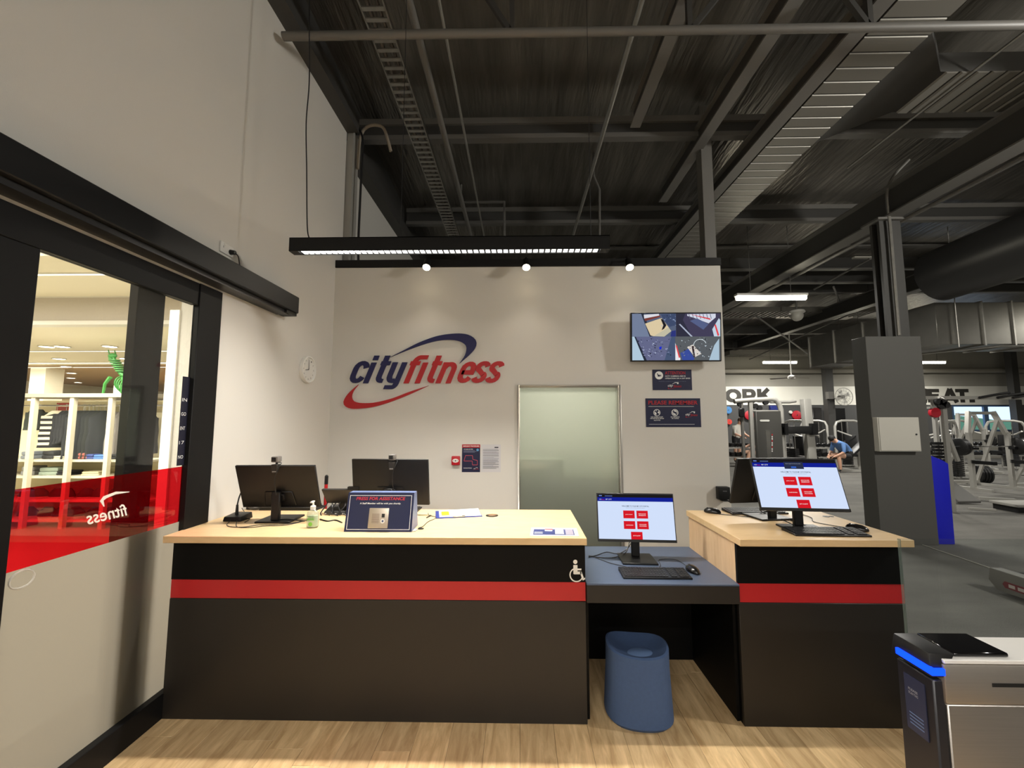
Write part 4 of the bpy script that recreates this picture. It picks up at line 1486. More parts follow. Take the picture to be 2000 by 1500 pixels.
# gooseneck microphone
p = on(457, 1017)
t = thing('gooseneck_microphone', 'black gooseneck paging microphone at the wall end of the counter', 'microphone', p)
MB(BPLAST).hexa([(p.x - .055, p.y - .03, HT), (p.x + .065, p.y - .03, HT), (p.x + .065, p.y + .09, HT), (p.x - .055, p.y + .09, HT),
                 (p.x - .05, p.y - .025, HT + .03), (p.x + .06, p.y - .025, HT + .03), (p.x + .06, p.y + .085, HT + .04), (p.x - .05, p.y + .085, HT + .04)]).build('base', t, bevel=.006, seg=2)
q = Vector((p.x - .005, p.y + .03, HT + .035))
MB(BPLAST).cyl(q, q + Vector((.0, 0, .06)), .010, .007, 12).build('collar', t)
MB(CABLE).tube(smooth_path([q + Vector((0, 0, .06)), q + Vector((.004, .01, .11)), q + Vector((.018, .02, .16)), q + Vector((.035, .03, .205)), q + Vector((.06, .05, .235))], 5), .0045, 8).build('gooseneck', t)
MB(RUBBER).cyl(q + Vector((.06, .05, .235)), q + Vector((.09, .07, .25)), .011, .012, 12).build('microphone_head', t)
lead('thin dark lead curling from the microphone base along the counter', [on(450, 1020, HT, .01), on(443, 1026, HT, .003), on(452, 1030, HT, .003), on(480, 1030, HT, .003), on(505, 1026, HT, .003), on(540, 1025, HT, .003), on(575, 1022, HT, .003), on(590, 1018, HT, .003)], .0022)
lead('dark lead forming a loop beside the microphone base', [on(463, 1019, HT, .01), on(463, 1030, HT, .003), on(490, 1031, HT, .003), on(520, 1028, HT, .003), on(560, 1026, HT, .003), on(600, 1017, HT, .003)], .0022)
lead('short dark lead standing up behind the microphone', [on(478, 1021, HT, .003), on(487, 1015, HT, .003), on(482, 1008, HT, .005), on(472, 998, HT, .02)], .0025)
lead('pair of black cables curving down the staff monitor stand', [on(526, 1003, HT, .07), on(533, 1010, HT, .03), on(540, 1018, HT, .014), on(562, 1019, HT, .016), on(595, 1019, HT, .004)], .0035)

# corded phone handset lying behind
p = on(500, 996)
t = thing('phone_handset', 'dark grey coiled headset loop lying behind the staff monitor', 'headset', p)
MB(DPLAST).tube([p + Vector((.065 * math.cos(a) * 1.0, .045 * math.sin(a) + .03, .012 + .02 * (math.sin(a) + 1))) for a in [2 * PI * i / 20 for i in range(21)]], .009, 8).build('headband', t)
MB(BPLAST).lathe([(.022, 0), (.024, .01), (.018, .02)], p + Vector((-.06, .02, .003)), 16).build('ear_cushion', t)
# keyboards behind the two staff monitors
keyboard('black keyboard behind the staff monitor next to the sanitiser bottle', on(560, 998) + Vector((0, .08, 0)), rad(180), .42)
keyboard('black keyboard end showing behind the press for assistance box', on(765, 999) + Vector((-.02, .05, 0)), rad(180), .42)

# sanitiser bottle
p = on(610, 1030)
t = thing('hand_sanitiser_bottle', 'clear pump bottle of hand sanitiser with green print on the counter', 'bottle', p)
BOT = glass_mat('clear_bottle_plastic', (0.93, 0.96, 0.93), gloss=.1, rough=.1, diffuse=.22, dcol=(214, 226, 206))
MB(BOT).lathe([(.028, 0), (.034, .006), (.034, .075), (.031, .092), (.018, .104), (.014, .108)], p, 24, 1.05, .75).build('bottle_body', t)
MB(mat('sanitiser_gel', (206, 222, 190), .3)).lathe([(.026, .004), (.031, .008), (.031, .07), (0, .072)], p, 24, 1.0, .7).build('gel', t)
MB(WPLAST).lathe([(.016, .106), (.016, .126), (.011, .13), (.006, .132), (.005, .15), (.009, .152), (.009, .158), (0, .159)], p, 18).build('pump', t)
MB(WPLAST).hexa([(p.x - .006, p.y - .03, HT + .150), (p.x + .006, p.y - .03, HT + .150), (p.x + .006, p.y, HT + .150), (p.x - .006, p.y, HT + .150),
                 (p.x - .005, p.y - .03, HT + .157), (p.x + .005, p.y - .03, HT + .157), (p.x + .006, p.y, HT + .159), (p.x - .006, p.y, HT + .159)]).build('nozzle', t)
b = MB(flat((120, 190, 70)))
fr = plane((p.x, p.y - .0262, HT), (1, 0, 0), (0, 0, 1))
b.disc(fr, 0, .025, .012, .001).rect(fr, -.022, .048, .022, .054, .001).rect(fr, -.018, .058, .02, .062, .001)
b.m(flat((90, 120, 90))).text('HAND', fr, -.018, .066, .036, .008)
b.build('label_print', t, weld=False)

# payment terminal / docking unit behind the assistance box
p = on(652, 1010)
t = thing('cash_register_display', 'black angled register display unit between the two staff monitors', 'register', p)
y0 = p.y + .06
MB(DPLAST).hexa([(p.x - .09, y0, HT), (p.x + .10, y0, HT), (p.x + .10, y0 + .12, HT), (p.x - .09, y0 + .12, HT), (p.x - .10, y0 + .0, HT + .02), (p.x + .11, y0, HT + .02), (p.x + .11, y0 + .12, HT + .05), (p.x - .10, y0 + .12, HT + .05)]).build('base', t, bevel=.004)
MB(DPLAST).hexa([(p.x - .10, y0 + .045, HT + .07), (p.x + .12, y0 + .045, HT + .07), (p.x + .12, y0 + .075, HT + .07), (p.x - .10, y0 + .075, HT + .07), (p.x - .125, y0 + .005, HT + .17), (p.x + .13, y0 + .005, HT + .17), (p.x + .13, y0 + .03, HT + .175), (p.x - .125, y0 + .03, HT + .175)]).build('display_back', t, bevel=.003)
MB(BPLAST).box((p.x - .02, y0 + .05, HT + .02), (p.x + .03, y0 + .09, HT + .09)).build('stem', t)
MB(BPLAST).box((p.x + .06, y0 + .0, HT + .168), (p.x + .14, y0 + .03, HT + .19)).build('card_reader', t)
cb_ = MB(CABLE)
for k in range(7):
    xx = p.x - .085 + k * .03
    cb_.tube(smooth_path([(xx, y0 + .03, HT + .08), (xx + R.uniform(-.02, .02), y0 - .004, HT + .06), (xx + R.uniform(-.03, .03), y0 - .02, HT + .02), (xx + R.uniform(-.05, .05), y0 - .03, HT + .005)], 4), .004, 6)
cb_.build('cable_bundle', t)
MB(flat((205, 205, 205))).box((p.x - .02, y0 - .002, HT + .006), (p.x - .005, y0 - .0005, HT + .012)).box((p.x + .03, y0 - .002, HT + .006), (p.x + .04, y0 - .0005, HT + .012)).box((p.x - .088, y0 - .002, HT + .006), (p.x - .08, y0 - .0005, HT + .013)).build('port_labels', t)
lead('black cable trailing from the register unit to the counter front', [on(625, 1016, HT, .006), on(640, 1019, HT, .004), on(655, 1017, HT, .004), on(668, 1022, HT, .004)], .004)

# red and black baton behind the counter
p = at(636, 968, 3.25)
q = at(638, 928, 3.25)
t = thing('marker_baton', 'red stick with black tip standing behind the counter', 'baton', (p.x, 3.25, 0))
MB(mat('red_baton', (176, 26, 30), .4)).cyl((p.x, 3.25, 0), (q.x - .001, 3.25, q.z - .07), .013, n=12).build('shaft', t)
MB(BPLAST).cyl((q.x - .001, 3.25, q.z - .07), (q.x, 3.25, q.z - .008), .014, n=12).ball((q.x, 3.25, q.z - .01), .013).build('tip', t)

# press for assistance box
a, b_ = on(673, 1038), on(803, 1040)
bx0, bx1, by = a.x, b_.x, (a.y + b_.y) / 2
bh, bt = .222, rad(13)
t = thing('assistance_intercom_box', 'navy press for assistance box with steel intercom plate on the counter', 'intercom', ((bx0 + bx1) / 2, by, HT))
top0 = Vector((0, bh * math.sin(bt), bh * math.cos(bt)))
fo = Vector((bx0, by, HT))
fr = plane(fo, (1, 0, 0), (0, math.sin(bt), math.cos(bt)))
W, H = bx1 - bx0, bh
BOXM = mat('steel_blue_box', (116, 132, 176), .35, metal=.4)
MB(BOXM).hexa([fo, fo + Vector((W, 0, 0)), fo + Vector((W, .15, 0)), fo + Vector((0, .15, 0)), fo + top0, fo + top0 + Vector((W, 0, 0)), fo + top0 + Vector((W, .06, 0)), fo + top0 + Vector((0, .06, 0))]).build('case', t, bevel=.002)
NB = mat('navy_gloss_panel', (18, 26, 66), .25)
MB(NB).prism([(.0, .0), (W, .0), (W, H), (0, H)], fr, 0.0004, .003).build('front_panel', t)
b = MB(flat((228, 226, 232)))
e, g_ = .012, .003
for u0, v0, u1, v1 in ((e, e, W - e, e + g_), (e, H - e - g_ - .004, W - e, H - e - .004), (e, e, e + g_, H - e - .004), (W - e - g_, e, W - e, H - e - .004)):
    b.rect(fr, u0, v0, u1, v1, .0034)
b.m(flat((186, 36, 56))).text('PRESS FOR ASSISTANCE', fr, W * .5, H * .80, W * .74, H * .085, c=.0036, align='c', bold=.03, shear=.12)
b.m(WHITE).text('A Staff Member will be with you shortly.', fr, W * .5, H * .685, W * .62, H * .055, c=.0036, align='c', bold=.018, shear=.12)
b.build('print', t, weld=False, smooth=False)
pl_ = MB(mat('intercom_steel', (188, 176, 160), .35, metal=.75)).prism([(W * .35, H * .09), (W * .645, H * .09), (W * .645, H * .60), (W * .35, H * .60)], fr, .003, .011).build('intercom_plate', t, bevel=.003, seg=2)
for k in range(9):
    MB(mat('grille_dark', (120, 96, 84), .6)).prism([(W * .40, H * (.225 + k * .027)), (W * .51, H * (.225 + k * .027)), (W * .51, H * (.235 + k * .027)), (W * .40, H * (.235 + k * .027))], fr, .0105, .0116).build('speaker_slot', pl_)
MB(flat((12, 12, 13))).prism([(W * .545, H * .36), (W * .59, H * .36), (W * .59, H * .455), (W * .545, H * .455)], fr, .0105, .0118).build('camera_window', pl_)
b = MB(WPLAST)
b.disc(fr, W * .567, H * .27, W * .033, .0135, 24, W * .015)
b.build('button_ring', pl_)
MB(flat((40, 60, 110))).disc(fr, W * .567, H * .27, W * .014, .0132).build('button', pl_)
MB(WPLAST).box((bx1 + .004, by + .01, HT), (bx1 + .022, by + .05, HT + .006)).build('fixing_tab', t)
lead('thin dark lead with a loop beside the assistance box', [on(818, 1032, HT, .003), on(826, 1029, HT, .003), on(836, 1020, HT, .003), on(852, 1012, HT, .003), on(838, 1010, HT, .012), on(836, 1008, HT, .02)], .002)
p = on(822, 1033)
tag(MB(BPLAST).lathe([(.016, 0), (.017, .003), (.012, .005), (0, .0055)], p, 18, 1.1, .9).build('cable_button'), 'small black disc on the counter beside the assistance box', 'disc')
p = on(839, 1010)
tag(MB(DPLAST).cyl(p + Vector((-.012, -.03, .004)), p + Vector((.002, .03, .004)), .004, n=10).ball(p + Vector((-.012, -.03, .004)), .004, n=8).build('pen'), 'thin dark pen lying beside the assistance box', 'pen')

# clipboard with paper and highlighter mark
p = on(895, 1004)
t = thing('clipboard', 'blue clipboard with papers and yellow highlight on the counter', 'clipboard', p, rad(12))
MB(mat('blue_clipboard', (36, 52, 128), .4)).box((-.155, -.11, 0), (.155, .11, .004)).build('board', t, world=False, bevel=.001)
MB(mat('white_paper2', (226, 226, 228), .7)).hexa([(-.13, -.09, .0045), (.15, -.098, .0045), (.15, .10, .0045), (-.13, .10, .0045), (-.13, -.09, .007), (.15, -.098, .007), (.15, .10, .012), (-.13, .10, .007)]).build('paper', t, world=False)
MB(flat((246, 240, 20))).rect(lambda u, v, c=0: Vector((u, v, .0072 + c)), -.115, -.06, -.06, .06).build('yellow_note', t, world=False)
MB(CHROME).box((-.04, -.113, .004), (.04, -.098, .014)).build('clip', t, world=False, bevel=.003)

# laminated sheet at the right end
q0, q1, q2, q3 = on(1035, 1047), on(1131, 1048), on(1126, 1032), on(1038, 1031)
t = thing('laminated_price_sheet', 'white and blue laminated sheet at the end of the long counter', 'sheet', (q0 + q2) / 2)
MB(mat('laminated_white', (206, 206, 208), .35)).hexa([v + Vector((0, 0, .0002)) for v in (q0, q1, q2, q3)] + [v + Vector((0, 0, .002)) for v in (q0, q1, q2, q3)]).build('sheet', t)


def lf(u, v, c=0.0):
    return (q0.lerp(q1, u)).lerp(q3.lerp(q2, u), v) + Vector((0, 0, .0022 + c))


b = MB(flat((34, 48, 104)))
b.rect(lf, .06, .12, .92, .80, .0002)
b.m(WHITE).rect(lf, .52, .22, .70, .74, .0005).rect(lf, .30, .56, .46, .72, .0005).rect(lf, .08, .40, .26, .44, .0005).rect(lf, .08, .26, .26, .30, .0005)
b.m(flat((150, 144, 160))).rect(lf, .74, .15, .90, .78, .0005)
b.m(flat((170, 36, 46))).rect(lf, .30, .76, .47, .86, .0005)
b.build('print', t, weld=False, smooth=False)

# ================================================================== TURNSTILE (bottom right)
tz = .95
t = thing('entry_gate_cabinet', 'stainless entry gate cabinet with glowing blue strip and reader', 'entry gate', (1.7, 1.35, 0))
TX0, TX1, TY0, TY1 = 1.232, 2.6, 1.275, 1.40
MB(STEEL).box((TX0 + .012, TY0, 0), (TX1, TY1, tz - .125)).build('cabinet', t, bevel=.003)
MB(STEEL).box((TX0 + .006, TY0 - .004, tz - .122), (TX1, TY1 + .004, tz - .012)).build('head', t, bevel=.006, seg=2)
MB(mat('pale_gate_top', (222, 220, 216), .35)).box((TX0 + .01, TY0 - .003, tz - .0115), (TX1, TY1 + .003, tz)).build('top_plate', t, bevel=.002)
MB(mat('gate_side_dark', (26, 26, 32), .35)).box((TX0 - .02, TY0 + .004, 0), (TX0 + .011, TY1 - .004, tz - .06)).build('end_panel', t, bevel=.004)
MB(BPLAST).hexa([(TX0 - .03, TY0 - .002, tz - .05), (TX0 + .01, TY0 - .002, tz - .05), (TX0 + .01, TY1 + .004, tz - .05), (TX0 - .03, TY1 + .004, tz - .05),
                 (TX0 - .02, TY0 + .01, tz + .012), (TX0 + .05, TY0 + .004, tz + .012), (TX0 + .05, TY1 + .002, tz + .012), (TX0 - .02, TY1, tz + .012)]).build('end_cap', t, bevel=.005, seg=2)
MB(glow((10, 50, 255), 2.2)).box((TX0 - .034, TY0 - .006, tz - .04), (TX0 - .022, TY1 - .02, tz - .022)).box((TX0 - .034, TY0 - .010, tz - .04), (TX0 + .004, TY0 - .0025, tz - .022)).build('blue_light_strip', t)
MB(mat('gate_reader_glass', (10, 10, 12), .12)).box((TX0 + .055, TY0 + .012, tz + .0004), (TX0 + .215, TY1 + .002, tz + .012)).build('reader_screen', t, bevel=.003)
MB(flat((10, 10, 10))).box((TX0 + .14, TY0 - .0055, tz - .072), (TX1, TY0 - .0042, tz - .062)).build('slot', t)
MB(mat('gate_notice', (40, 44, 66), .35)).box((TX0 - .0235, TY0 + .03, tz - .25), (TX0 - .0205, TY1 - .03, tz - .09)).build('notice_plate', t)
fr = plane((TX0 - .0237, TY1 - .035, tz - .25), (0, -1, 0), (0, 0, 1))
b = MB(flat((130, 130, 138)))
b.text('PLEASE', fr, .008, .118, .03, .007, c=.0004, bold=.02).text('SCAN TAG', fr, .008, .107, .03, .007, c=.0004, bold=.02)
b.build('notice_heading', t, weld=False, smooth=False)
b = MB(flat((90, 110, 150)))
b.m(flat((90, 110, 150)))
for k in range(4):
    b.rect(fr, .006, .02 + k * .01, .05, .023 + k * .01, .0004)
b.build('notice_lines', t, weld=False, smooth=False)
gf = thing('glass_flap', 'clear glass gate flap standing against the short counter end', 'gate flap', (2.0, 2.05, 0))
ga, gb = at(1758, 1053, 2.02), at(1768, 1250, 2.02)
MB(glass_mat('gate_flap_glass', (.93, .95, .95), gloss=.06)).box((ga.x, 2.02, .2), (ga.x + .62, 2.03, ga.z)).build('pane', gf)
MB(glass_mat('gate_flap_edge', (.6, .68, .66), gloss=.3, diffuse=.3, dcol=(150, 170, 165))).box((ga.x - .003, 2.018, .2), (ga.x, 2.032, ga.z)).build('pane_edge', gf)
MB(STEEL).box((ga.x + .5, 2.0, 0), (ga.x + .62, 2.05, .3)).build('pane_clamp', gf)

# ================================================================== GYM: COLUMN AND DUCTS
COLM = mat('charcoal_column_paint', (82, 81, 78), .7)
t = thing('clad_column', 'charcoal boxed column carrying the pale electrical panel', 'column', (5.16, 5.7, 0))
MB(COLM).box((4.79, 5.6, 0), (5.54, 5.84, 2.80)).build('cladding', t, bevel=.003)
MB(DARKST).box((5.16, 5.66, 2.80), (5.46, 5.70, 4.52)).box((5.16, 5.78, 2.80), (5.46, 5.82, 4.52)).box((5.30, 5.70, 2.80), (5.32, 5.78, 4.52)).build('steel_core', t)
MB(GREYST).box((5.1, 5.6, 4.49), (5.5, 5.9, 4.519)).build('cap_plate', t)
e0, e1 = at(1708, 881, 5.6), at(1783, 815, 5.6)
t = thing('electrical_panel', 'pale grey electrical panel box on the charcoal column', 'electrical panel', (5.07, 5.6, 1.24))
MB(mat('panel_enamel', (196, 193, 184), .45)).box((e0.x, 5.52, e0.z), (e1.x, 5.5995, e1.z)).build('body', t, bevel=.004)
MB(mat('panel_enamel', (196, 193, 184), .45)).box((e0.x + .012, 5.512, e0.z + .012), (e1.x - .012, 5.5195, e1.z - .012)).build('panel_door', t, bevel=.003)
MB(flat((50, 50, 50))).cyl((e1.x - .06, 5.512, (e0.z + e1.z) / 2), (e1.x - .06, 5.506, (e0.z + e1.z) / 2), .012, n=12).build('lock', t)
cdm = MB(GALV).tube(smooth_path([at(1775, 312, 5.5), at(1745, 345, 5.55), at(1733, 378, 5.58), at(1738, 440, 5.6), at(1747, 550, 5.6), at(1756, 655, 5.6)], 6), .022, 8).build('column_conduit')
tag(cdm, 'bright conduit bending down the dark column', 'conduit')
pad = thing('blue_foam_pad', 'bright blue upright pad standing behind the charcoal column', 'pad', (5.72, 5.75, 0))
MB(mat('bright_blue_vinyl', (24, 30, 190), .45)).prism([(5.555, 0), (5.79, 0), (5.80, 1.06), (5.74, 1.10), (5.555, 1.18)], plane((0, 5.64, 0), (1, 0, 0), (0, 0, 1)), 0, -.2).build('cushion', pad, bevel=.012, seg=2)
MB(RUBBER).box((5.57, 5.66, 0), (5.78, 5.82, .012)).build('base', pad)

DUCT = mat('galvanised_duct', (132, 130, 124), .36, metal=.75, var=.15, vscale=5)
t = thing('air_duct', 'bright galvanised rectangular air duct beside the charcoal column', 'duct', (10, 8, 3.1))
dz0, dz1 = 3.13, 3.97
xs = [8.24, 9.14, 9.72, 10.3, 11.2, 12.1, 13.0]
for a, b in zip(xs, xs[1:]):
    MB(DUCT).box((a + .006, 8.0, dz0), (b - .006, 8.9, dz1)).build('duct_section', t, bevel=.006)
    MB(GALV).box((b - .014, 7.975, dz0 - .025), (b + .014, 8.925, dz1 + .025)).build('flange', t)
for a, b in ((8.9, 9.7), (9.7, 10.6), (10.6, 11.5)):
    MB(DUCT).box((8.24, a + .006, dz0), (9.14, b - .006, dz1)).build('duct_section', t, bevel=.006)
    MB(GALV).box((8.215, b - .014, dz0 - .025), (9.165, b + .014, dz1 + .025)).build('flange', t)
MB(GALV).tube([(8.2, 9.6, dz0 - .06), (9.3, 7.9, dz0 - .06), (13, 7.9, dz0 - .06)], .02, 8).build('support_rail', t)
for xx in (8.6, 10.3, 12.0):
    MB(GALV).cyl((xx, 7.96, dz0 - .06), (xx, 7.96, 5.5), .008, n=6).build('hanger_rod', t)
sd = MB(mat('dark_spiral_duct', (70, 70, 70), .4, metal=.6)).cyl((8.1, 4.0, 4.5), (8.1, 7.7, 4.42), .5, n=32).build('spiral_duct')
tag(sd, 'large dark round duct above the bright rectangular duct', 'duct')

# corrugated trays far back
for k, (Y, pa, pb, xa, xb) in enumerate(((12.2, 602, 614, 1400, 1700), (16.6, 688, 694, 1418, 1720))):
    z = at(1500, pb, Y).z
    t = thing('ribbed_tray', ['ribbed metal tray under the roof behind the nearest tube light', 'ribbed metal tray under the roof close to the far wall'][k], 'tray', (at(1500, pb, Y).x, Y, z), group='ribbed trays')
    x0, x1 = at(xa, pb, Y).x, at(xb, pb, Y).x
    MB(RIB).box((x0, Y - .3, z), (x1, Y + .3, z + .15)).build('tray', t)
    b = MB(RIB)
    xx = x0
    while xx < x1:
        b.box((xx, Y - .31, z - .02), (xx + .05, Y + .31, z))
        xx += .14
    o = b.build('ribs', t, weld=False, smooth=False)
    o['kind'] = 'stuff'
    for xx in (x0 + .3, x1 - .3):
        MB(GREYST).cyl((xx, Y, z + .15), (xx, Y, roof_z(Y) - .005), .012, n=6).build('hanger_rod', t)
for k, (a, b, Y0, Y1) in enumerate((((1412, 655), (1478, 612), 12, 11), ((1478, 618), (1612, 716), 11, 15.5), ((1464, 702), (1668, 610), 16, 11.5), ((1590, 565), (1700, 505), 10, 8), ((1640, 590), (1628, 560), 11, 10))):
    tag(MB(GREYST).cyl(at(*a, Y0), at(*b, Y1), .022, n=8).build('bracing_rod'), ['thin slanted roof rod just past the partition end', 'roof bracing rod sloping down to the far wall', 'roof bracing rod rising towards the column', 'short roof rod beside the deep rafter', 'tiny roof rod behind the nearest tube light'][k], 'rod', 'roof bracing rods')
pp = at(1600, 724, 17.7)
tag(MB(mat('heater_pipe', (150, 146, 136), .5)).cyl((2.5, 17.7, pp.z), (26.5, 17.7, pp.z), .11, n=14).build('heating_pipe'), 'thick pale pipe running along the top of the far wall', 'pipe')

# ---- tube lights


def tube_light(label, x0, x1, Y, z, e, wide=False):
    t = thing('tube_light', label, 'light', ((x0 + x1) / 2, Y, z), group='gym tube lights')
    MB(WPLAST).box((x0, Y - .06, z + .035), (x1, Y + .06, z + .08)).build('housing', t)
    MB(glow((255, 246, 222), 14)).cyl((x0 + .02, Y, z), (x1 - .02, Y, z), .05, n=14).build('diffuser', t)
    MB(GREYST).cyl((x0 + .3, Y, z + .08), (x0 + .3, Y, roof_z(Y)), .006, n=6).build('hanger_rod', t)
    MB(GREYST).cyl((x1 - .3, Y, z + .08), (x1 - .3, Y, roof_z(Y)), .006, n=6).build('hanger_rod', t)
    if wide:
        light('tube_glow', 'POINT', ((x0 + x1) / 2, Y, z - .3), e, .22, (1, .97, .9), parent=t)
    else:
        light('tube_glow', 'AREA', ((x0 + x1) / 2, Y, z - .055), e, (x1 - x0, .12), (1, .97, .9), parent=t)


for lab, pa, pb, py, Y in (('nearest tube light beyond the partition wall', 1437, 1575, 582, 8.0), ('far tube light above the dark lettering', 1490, 1556, 708, 16.0),
                           ('tube light partly hidden by the charcoal column', 1622, 1700, 676, 12.0), ('tube light just right of the charcoal column', 1790, 1846, 708, 16.0)):
    a, b = at(pa, py, Y), at(pb, py, Y)
    tube_light(lab, a.x, b.x, Y, a.z, E_GYM)
tube_light('added fill tube light out of sight over the squat racks', 12.2, 13.7, 6.4, 4.0, E_GYM * .6)  # unseen lamp added to brighten this side of the gym
tube_light('added fill tube light out of sight deeper over the racks', 16, 17.4, 10.5, 3.9, E_GYM)  # likewise added out of view, fills the deeper part of the gym
tube_light('tube light out of sight over the treadmills', 5.2, 6.6, 1.4, 4.3, E_SIDE, True)
# white dome under the roof
p = at(1557, 618, 11.0)
t = thing('ceiling_dome', 'white dome fitting hanging below the nearest tube light', 'dome', p)
MB(WPLAST).lathe([(.17, .16), (.19, .13), (.19, .1), (.15, .09)], p, 20).build('mount', t)
MB(mat('opal_dome', (200, 198, 190), .2)).ball(p + Vector((0, 0, .02)), .15, n=20).build('dome', t)
MB(GREYST).cyl(p + Vector((0, 0, .16)), (p.x, p.y, roof_z(11)), .02, n=8).build('stem', t)
# flat light panels in the roof
for k, (px_, py_, Y) in enumerate(((1670, 513, 9.6), (1652, 620, 13.0))):
    p = at(px_, py_, Y)
    tag(MB(mat('dull_panel', (190, 186, 176), .5)).box((p.x - .25, Y - .3, p.z), (p.x + .25, Y + .3, p.z + .04)).build('ceiling_panel'), ['small pale flat panel under the roof near the deep rafter', 'small pale flat panel above the column top edge'][k], 'panel')
# ceiling fan near the far wall
p = at(1546, 738, 15.2)
t = thing('ceiling_fan', 'ceiling fan with brown blades in front of the far wall', 'fan', p)
MB(WPLAST).lathe([(.05, -.05), (.12, -.03), (.12, .06), (.04, .1)], p, 16).build('motor', t)
MB(WPLAST).cyl(p + Vector((0, 0, .1)), (p.x, p.y, roof_z(15.2)), .02, n=8).build('rod', t)
bl = mat('fan_blade_brown', (92, 82, 72), .5)
for k in range(3):
    a = rad(12 + 120 * k)
    d, nn = Vector((math.cos(a), math.sin(a), 0)), Vector((-math.sin(a), math.cos(a), .12))
    MB(bl).hexa([p + d * .12 - nn * .05, p + d * .7 - nn * .08, p + d * .7 + nn * .08, p + d * .12 + nn * .05] + [q + Vector((0, 0, .012)) for q in (p + d * .12 - nn * .05, p + d * .7 - nn * .08, p + d * .7 + nn * .08, p + d * .12 + nn * .05)]).build('blade', t)

# ================================================================== FAR WALL BAND AND LETTERING
a, b = at(1400, 755, YF - .03), at(1400, 791, YF - .03)
tb = thing('slogan_band', 'long white band with bold dark slogan letters on the far gym wall', 'sign', (12, YF, a.z))
MB(mat('white_band', (226, 224, 214), .6)).box((2.5, YF - .03, b.z), (26.9, YF - .0205, a.z)).build('band', tb)
fr = plane((0, YF - .03, 0), (1, 0, 0), (0, 0, 1))
LD = flat((52, 50, 46))
BOLD = {'O': [rr_arc(.5, .5, .37, .37, 90, 450, 20)], 'R': [[(.14, 0), (.14, 1)], [(.14, .87), (.55, .87)] + rr_arc(.58, .64, .24, .23, 90, -90, 8) + [(.14, .41)], [(.5, .42), (.86, 0)]],
        'K': [[(.14, 0), (.14, 1)], [(.2, .42), (.82, 1)], [(.45, .58), (.86, 0)]], 'E': [[(.16, 0), (.16, 1)], [(.1, .87), (.92, .87)], [(.1, .5), (.86, .5)], [(.1, .13), (.92, .13)]],
        'A': [[(.12, 0), (.5, 1)], [(.5, 1), (.88, 0)], [(.25, .26), (.75, .26)]], 'T': [[(.5, 0), (.5, .9)], [(.02, .87), (.98, .87)]], '.': [[(.5, 0), (.5, 1)]],
        'W': [[(.08, 1), (.28, 0)], [(.28, 0), (.5, .9)], [(.5, .9), (.72, 0)], [(.72, 0), (.92, 1)]], 'S': [rr_arc(.5, .7, .33, .2, 20, 180) + rr_arc(.5, .3, .33, .2, 100, -160)]}
for txt, pa, pb in (('O', 1417, 1447), ('R', 1451, 1476), ('K', 1480, 1505), ('E', 1813, 1835), ('A', 1841, 1870), ('T', 1867, 1891), ('.', 1893, 1902), ('W', 1782, 1812), ('S', 1758, 1780), ('W', 1372, 1414)):
    l0, l1 = at(pa, 786, YF - .03), at(pb, 759.5, YF - .03)
    hh_ = (l1.z - l0.z) * (1 if txt != '.' else .28)
    wd_ = l1.x - l0.x
    lb = MB(LD)
    for ki, pth in enumerate(BOLD[txt]):
        L, Rr = stroke2([(q[0] * wd_, q[1] * hh_) for q in pth], .19 if txt != '.' else .22)
        f3 = plane((l0.x, YF - .03, l0.z), (1, 0, 0), (0, 0, 1))
        lb.strip([(q.x, q.y) for q in L], [(q.x, q.y) for q in Rr], f3, .0005, .012 + ki * .002)
    lb.build('slogan_letter', tb, weld=False, smooth=False)

# steel column and wall fan near the band
Yc = 17.2
c0, c1_ = at(1609, 740, Yc), at(1623, 740, Yc)
tag(MB(DARKST).box((c0.x, Yc - .12, 0), (c1_.x, Yc + .12, 4.8)).build('gym_column'), 'dark steel column in front of the slogan band', 'column')
c0, c1_ = at(1972, 740, Yc), at(1984, 740, Yc)
tag(MB(DARKST).box((c0.x, Yc - .12, 0), (c1_.x, Yc + .12, 4.8)).build('gym_column'), 'dark steel column beside the far windows', 'column')
p = at(1646, 775, Yc - .25)
t = thing('wall_fan', 'large round wall fan mounted on the dark steel column', 'fan', p)
fr = plane(p, (1, 0, 0), (0, 0, 1))
rr = .36
cg = MB(mat('fan_cage_grey', (150, 148, 142), .4))
for r_ in (rr, rr * .66, rr * .33):
    cg.tube([fr(r_ * math.cos(2 * PI * i / 28), r_ * math.sin(2 * PI * i / 28), .06) for i in range(29)], .012 if r_ == rr else .005, 5)
for i in range(16):
    cg.cyl(fr(.05 * math.cos(2 * PI * i / 16), .05 * math.sin(2 * PI * i / 16), .09), fr(rr * math.cos(2 * PI * i / 16), rr * math.sin(2 * PI * i / 16), .06), .004, n=4)
cg.build('cage', t, weld=False)
for i in range(4):
    a = 2 * PI * i / 4 + .4
    MB(mat('fan_grey', (224, 222, 216), .4)).prism([(.05 * math.cos(a), .05 * math.sin(a)), (.3 * math.cos(a - .3), .3 * math.sin(a - .3)), (.32 * math.cos(a + .25), .32 * math.sin(a + .25)), (.08 * math.cos(a + .8), .08 * math.sin(a + .8))], fr, 0, .01).build('blade', t)
MB(mat('fan_motor', (130, 128, 124), .5)).cyl(fr(0, 0, -.2), fr(0, 0, .05), .07, n=14).build('motor', t)
cc = at(1623, 775, Yc - .05)
MB(GREYST).bar(fr(-.05, -.05, -.15), cc + Vector((-.02, 0, -.1)), .05, .05).build('arm', t)
MB(GREYST).box((cc.x - .28, Yc - .3, cc.z - .1), (cc.x - .06, Yc - .125, cc.z + .2)).build('control_box', t)

# ================================================================== GYM EQUIPMENT


def gx(px, Y, py=850):
    return at(px, py, Y).x


